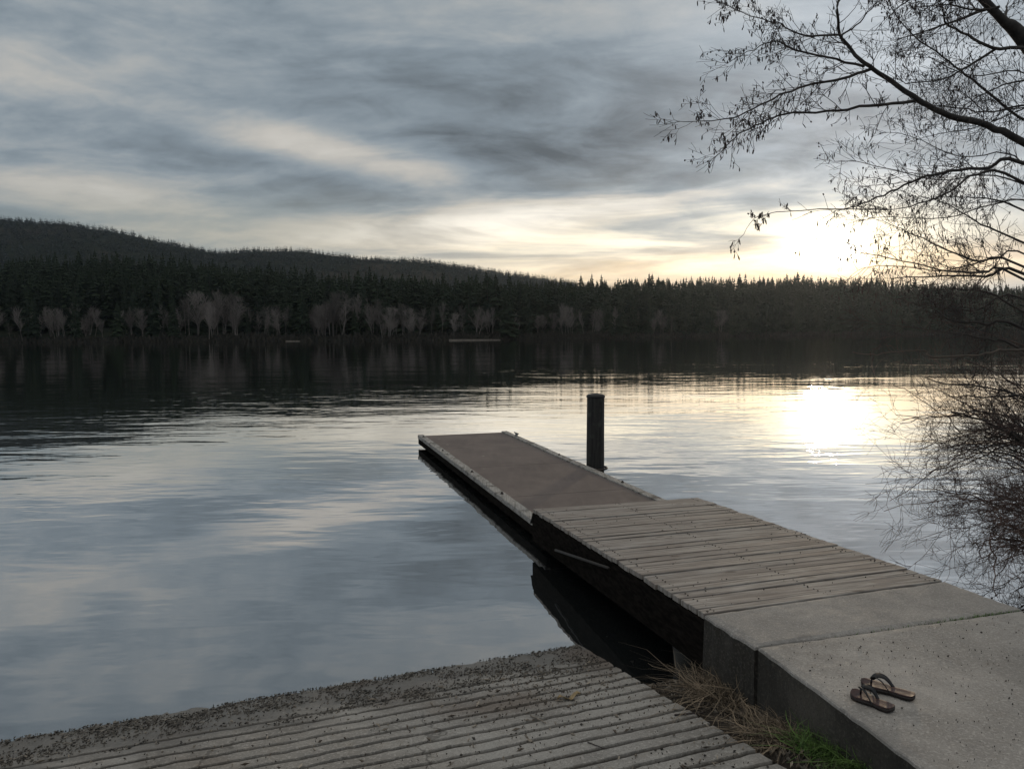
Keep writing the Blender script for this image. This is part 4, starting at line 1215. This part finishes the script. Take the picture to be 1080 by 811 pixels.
def conifer_mesh(seed, wide, levels=30, br=(5, 8), detail=True, ragged=0.3):
    """unit-height conifer: crown faces as drooping sprays"""
    r = random.Random(seed); V = []; F = []
    for i in range(levels):
        t = (i + r.random() * 0.7) / levels
        z = 0.05 + 0.94 * t
        rad = wide * ((1 - t) ** 0.82) * (0.55 + 0.45 * min(1, t * 8 + 0.25)) + 0.006
        for k in range(r.randint(*br)):
            a = r.random() * 6.283; L = rad * r.uniform(1 - ragged * 1.3, 1 + ragged); dr = r.uniform(0.12, 0.5)
            ca, sa = math.cos(a), math.sin(a); w = L * r.uniform(0.18, 0.34) + 0.004
            b0 = len(V)
            def P(f, s, dz): return (ca * L * f - sa * s, sa * L * f + ca * s, z - dr * L * f ** 1.4 + dz)
            if detail:
                V += [P(0.05, 0, 0.008), P(0.45, w, -0.004), P(0.5, 0, 0.012), P(0.45, -w, -0.004), P(0.85, w * 0.7, -0.01), P(1.0, 0, -0.002), P(0.85, -w * 0.7, -0.01),
                      P(0.4, 0, -0.03 - 0.12 * L), P(0.8, 0, -0.03 - 0.10 * L)]
                F += [(b0, b0 + 1, b0 + 2), (b0, b0 + 2, b0 + 3), (b0 + 2, b0 + 1, b0 + 4), (b0 + 2, b0 + 4, b0 + 5), (b0 + 2, b0 + 5, b0 + 6), (b0 + 2, b0 + 6, b0 + 3),
                      (b0, b0 + 7, b0 + 2), (b0 + 2, b0 + 8, b0 + 5)]
            else:
                V += [P(0.0, 0, 0.012), P(0.6, w * 1.3, -0.01), P(1.0, 0, -0.01), P(0.6, -w * 1.3, -0.01), P(0.5, 0, -0.05)]
                F += [(b0, b0 + 1, b0 + 2, b0 + 3), (b0, b0 + 4, b0 + 2)]
    # leader
    b0 = len(V); V += [(-0.006, 0, 0.93), (0.006, 0, 0.93), (0, 0.006, 0.95), (0, 0, 1.03)]
    F += [(b0, b0 + 1, b0 + 3), (b0 + 1, b0 + 2, b0 + 3), (b0 + 2, b0, b0 + 3)]
    return V, F
def trunk_mesh():
    b = MB(); b.tube([(0, 0, -0.03), (0, 0, 0.5), (0, 0, 0.97)], [0.014, 0.009, 0.002], 6); return b
tm = trunk_mesh(); TRUNK = mesh_data('conifer_trunk', tm.V, tm.F, M_farbark, True)
CROWNS = []
for k, (w, rg) in enumerate(((0.15, .3), (0.18, .35), (0.21, .4), (0.13, .3), (0.24, .5), (0.17, .45), (0.16, .3))):
    V, F = conifer_mesh(100 + k, w, 30 + (k % 3) * 4, (6, 9), True, rg); CROWNS.append(mesh_data('conifer_crown', V, F, M_conifer))

frng = random.Random(5)
placed = []
def far_ok(x, y, dmin):
    for (a, b_) in placed:
        if (a - x) ** 2 + (b_ - y) ** 2 < dmin * dmin: return False
    placed.append((x, y)); return True

def con_label(px):
    if px < 190: return 'tall dark conifer on the far shore below the highest part of the hill'
    if px < 360: return 'dark conifer rising behind the pale bare trees on the far shore'
    if px < 560: return 'dark conifer on the far shore below the low saddle of the hill'
    if px < 760: return 'dark conifer on the far shore where the hill runs down behind the forest'
    if px < 930: return 'near-black backlit conifer on the far shore beneath the glowing sun'
    return 'backlit conifer on the far shore behind the overhanging alder twigs'

# bare deciduous trees on the far waterline
def bare_mesh(seed, stems=1, spread=0.55):
    r = random.Random(seed); tr = MB(); tw = MB()
    def grow(p, d, L, rad, lev):
        n = 8 if lev == 3 else 4
        pts = [Vector(p)]; d = Vector(d); ds = [d]
        for i in range(n):
            d = (d + Vector((r.gauss(0, .07), r.gauss(0, .07), r.gauss(0.06, .06)))).normalized(); pts.append(pts[-1] + d * L / n); ds.append(d)
        (tr if lev >= 3 else tw).tube(pts, [rad * (1 - 0.9 * i / (n + 1)) for i in range(n + 1)], 5 if lev >= 3 else 3, caps=False)
        if lev > 0:
            for _ in range(r.randint(15, 20) if lev == 3 else r.randint(4, 6)):
                i = r.randint(3, n) if lev == 3 else r.randint(1, n); a = r.random() * 6.283
                f = (1.15 - 0.8 * (i / n) ** 1.5) * r.uniform(0.30, 0.46) if lev == 3 else r.uniform(0.4, 0.65)
                ax = Vector((math.cos(a), math.sin(a), r.uniform(0.0, 0.4)))
                grow(pts[i], (ds[i] * (1 - spread * .6) + ax * spread + Vector((0, 0, -0.12 * spread))).normalized(), L * f, rad * (0.42 if lev == 3 else 0.55), lev - 1)
    for s_ in range(stems):
        a = r.random() * 6.283; o = Vector((math.cos(a), math.sin(a), 0)) * (0.03 * (stems > 1))
        grow(o - Vector((0, 0, 0.02)), Vector((o.x * 3, o.y * 3, 1)).normalized(), 0.86 * r.uniform(0.85, 1.05), 0.012, 3)
    return tr, tw
BARE = []
for k in range(9):
    tr, tw = bare_mesh(300 + k, 1 + (k % 3 == 1) * 2, (0.42, 0.62, 0.75)[k % 3])
    BARE.append((mesh_data('bare_tree_trunk', tr.V, tr.F, M_bare), mesh_data('bare_tree_crown', tw.V, tw.F, M_bare)))
spots = []
for (a, b_, n) in ((195, 252, 18), (285, 345, 20), (345, 400, 13), (40, 90, 4), (90, 195, 24), (250, 290, 9), (400, 480, 20), (480, 560, 18), (560, 650, 20), (0, 90, 13), (650, 735, 6), (735, 765, 2), (-20, 20, 2)):
    for _ in range(n): spots.append((frng.uniform(a, b_), a))
for px, zone in spots:
    Y = Y0(px) + frng.uniform(3, 34); p = farP(px, Y)
    if not far_ok(p.x, p.y, 2.4): continue
    big = zone in (195, 290, 345)
    h = frng.uniform(14, 20.5) if big else frng.uniform(7, 15)
    lab = ('tall pale grey bare tree in the clump standing out against the dark conifers' if big else
           ('small pale bare tree at the waterline where the far shore recedes' if px > 470 else 'smaller grey bare tree at the far waterline among the dark conifers'))
    o = empty('bare_tree', p - Vector((0, 0, 0.3)), lab, 'tree', 'bare pale trees along the far shore'); o.scale = (h * frng.uniform(.55, 1.0), h * frng.uniform(.55, 1.0), h); o.rotation_euler = (frng.gauss(0, .06), frng.gauss(0, .06), frng.random() * 6.28)
    k = frng.randrange(len(BARE))
    for nm, me in (('trunk', BARE[k][0]), ('crown', BARE[k][1])):
        c = bpy.data.objects.new(nm, me); C.objects.link(c); c.parent = o

def conifer(px, Y, h):
    p = farP(px, Y)
    o = empty('conifer_tree', p - Vector((0, 0, 0.3)), con_label(px), 'tree', 'conifers along the far shore'); s = frng.uniform(0.85, 1.25)
    o.scale = (h * s, h * s, h); o.rotation_euler = (frng.gauss(0, .015), frng.gauss(0, .015), frng.random() * 6.28)
    c = bpy.data.objects.new('trunk', TRUNK); C.objects.link(c); c.parent = o
    c = bpy.data.objects.new('crown', frng.choice(CROWNS)); C.objects.link(c); c.parent = o
cnt = 0; tries = 0
while cnt < 285 and tries < 6000:
    tries += 1
    px = frng.uniform(-70, 1150)
    if 560 < px: Y = Y0(px) + 4 + 60 * frng.random() ** 1.4
    else: Y = Y0(px) + 4 + 75 * frng.random() ** 1.3
    x = (px - 540) / F_PX * Y
    if not far_ok(x, Y, 4.2): continue
    h = frng.uniform(14, 26) * (0.75 + 0.25 * min(1, (Y - Y0(px)) / 25))
    if px > 560: h = 17 + (h - 17) * 0.6
    conifer(px, Y, h); cnt += 1

# the rest of the wood: one mass
def forest(name, label, gen, n, protos, m_):
    allV = []; allF = []; off = 0
    PV = [np.array(v, float) for v, f in protos]
    for k in range(n):
        r_ = gen()
        if r_ is None: continue
        px, Y, h, wf = r_
        i = frng.randrange(len(protos)); a = frng.random() * 6.28; ca, sa = math.cos(a), math.sin(a)
        v = PV[i]; p = farP(px, Y)
        x = (v[:, 0] * ca - v[:, 1] * sa) * h * wf + p.x; y = (v[:, 0] * sa + v[:, 1] * ca) * h * wf + p.y; z = v[:, 2] * h + p.z - (2.5 if Y > 640 else 0.4)
        allV.append(np.stack([x, y, z], 1)); allF += [tuple(q + off for q in f) for f in protos[i][1]]; off += len(v)
    V = np.concatenate(allV)
    o = mobj(name, V.tolist(), allF, m_); setp(o, label, 'forest', kind='stuff'); return o
MIDP = [conifer_mesh(500 + k, w, 20, (5, 7), False, 0.4) for k, w in enumerate((0.15, 0.19, 0.22, 0.17))]
def gen_mid():
    px = frng.uniform(-420, 1500); Y = Y0(px) + (40 + 190 * frng.random() ** 0.9) if -70 < px < 1150 else Y0(px) + 4 + 220 * frng.random()
    return px, Y, (frng.uniform(16, 26) if px < 540 else frng.uniform(19, 24)) * (1.12 if frng.random() < 0.12 else 1), frng.uniform(0.9, 1.25)
forest('forest', 'dense dark conifer forest filling the slope behind the far shore', gen_mid, 4200, MIDP, M_conifer)
LOWP = [conifer_mesh(600 + k, w, 7, (4, 5), False, 0.35) for k, w in enumerate((0.2, 0.24, 0.28))]
def gen_hill():
    px = frng.uniform(-480, 700); Y = 640 + 900 * frng.random() ** 0.75
    X = (px - 540) / F_PX * Y
    if fbm(X * 0.005 + 3, Y * 0.004, 0.5, 3) > 0.30 and Y < 1400 and frng.random() < 0.85: return None
    return px, Y, frng.uniform(8, 14), frng.uniform(1.2, 1.9)
forest('hill_forest', 'distant conifer cover on the long hill behind the far shore', gen_hill, 13000, LOWP, M_hilltrees)

# brush along the far waterline
b = MB()
for _ in range(5200):
    px = frng.uniform(-80, 1160); Y = Y0(px) + frng.uniform(-1, 7); p = farP(px, Y); h = frng.uniform(0.8, 3.2) * (0.6 + 0.6 * abs(fbm(px * 0.02, 1, 1, 3)) * 2)
    a = frng.random() * 6.28; l = frng.gauss(0, 0.4) * h; w = frng.uniform(0.12, 0.45)
    b.add([(p.x - w * math.cos(a), p.y - w * math.sin(a), p.z - 0.3), (p.x + w * math.cos(a), p.y + w * math.sin(a), p.z - 0.3),
           (p.x + l + w * 1.2, p.y, p.z + h * 0.7), (p.x + l * 1.3, p.y + w, p.z + h), (p.x + l - w * 1.2, p.y, p.z + h * 0.65)], [(0, 1, 2, 3, 4)])
setp(mobj('shore_undergrowth', b.V, b.F, M_brush), 'low brown brush along the far waterline', 'undergrowth', kind='stuff')

# pale logs at the far waterline
def shore_log(px0, px1, r, label):
    Y = Y0(px0) - 6
    a, c = Vector(((px0 - 540) / F_PX * Y, Y, 0.12)), Vector(((px1 - 540) / F_PX * Y, Y + 1.5, 0.14))
    pts = [a.lerp(c, k / 12) + Vector((0, 0, 0.10 * fbm(k * 0.9, px0, 0, 2))) for k in range(13)]
    b = MB(); b.tube(pts, [r * (1 - 0.04 * k) for k in range(13)], 8); setp(b.build('floating_log', M_greylog, None, True), label, 'log')
M_greylog = mat('grey_log', plain((0.15, 0.13, 0.11), 0.85, 0, 0.3, 2))
shore_log(474, 528, 0.32, 'long greyish log lying on the water along the far shore, the longer of two')
shore_log(302, 316, 0.25, 'short greyish log at the far waterline below the clump of bare trees')

# ------------------------------------------------------------------ air
hz = bpy.data.materials.new('lake_haze'); hz.use_nodes = True
t = NT(hz.node_tree); t.n.clear(); ho = t.new('ShaderNodeOutputMaterial'); pv = t.new('ShaderNodeVolumePrincipled')
pv.inputs['Color'].default_value = (0.72, 0.82, 0.98, 1); pv.inputs['Density'].default_value = HAZE; pv.inputs['Anisotropy'].default_value = 0.78
t.l.new(pv.outputs[0], ho.inputs['Volume'])
b = MB(); b.box((0, 980, 145), Vector((1500, 0, 0)), Vector((0, 1025, 0)), Vector((0, 0, 160)))
setp(b.build('haze', hz), 'thin evening haze over the lake and the hills', 'haze', kind='stuff')

# ------------------------------------------------------------------ render settings
SC.view_settings.view_transform = 'Standard'; SC.view_settings.look = 'None'
SC.view_settings.exposure = 0.12; SC.view_settings.gamma = 1.0; SC.view_settings.use_curve_mapping = False
SC.render.engine = 'CYCLES'
SC.cycles.max_bounces = 6; SC.cycles.diffuse_bounces = 3; SC.cycles.glossy_bounces = 3
SC.cycles.sample_clamp_indirect = 6.0
SC.cycles.use_denoising = True
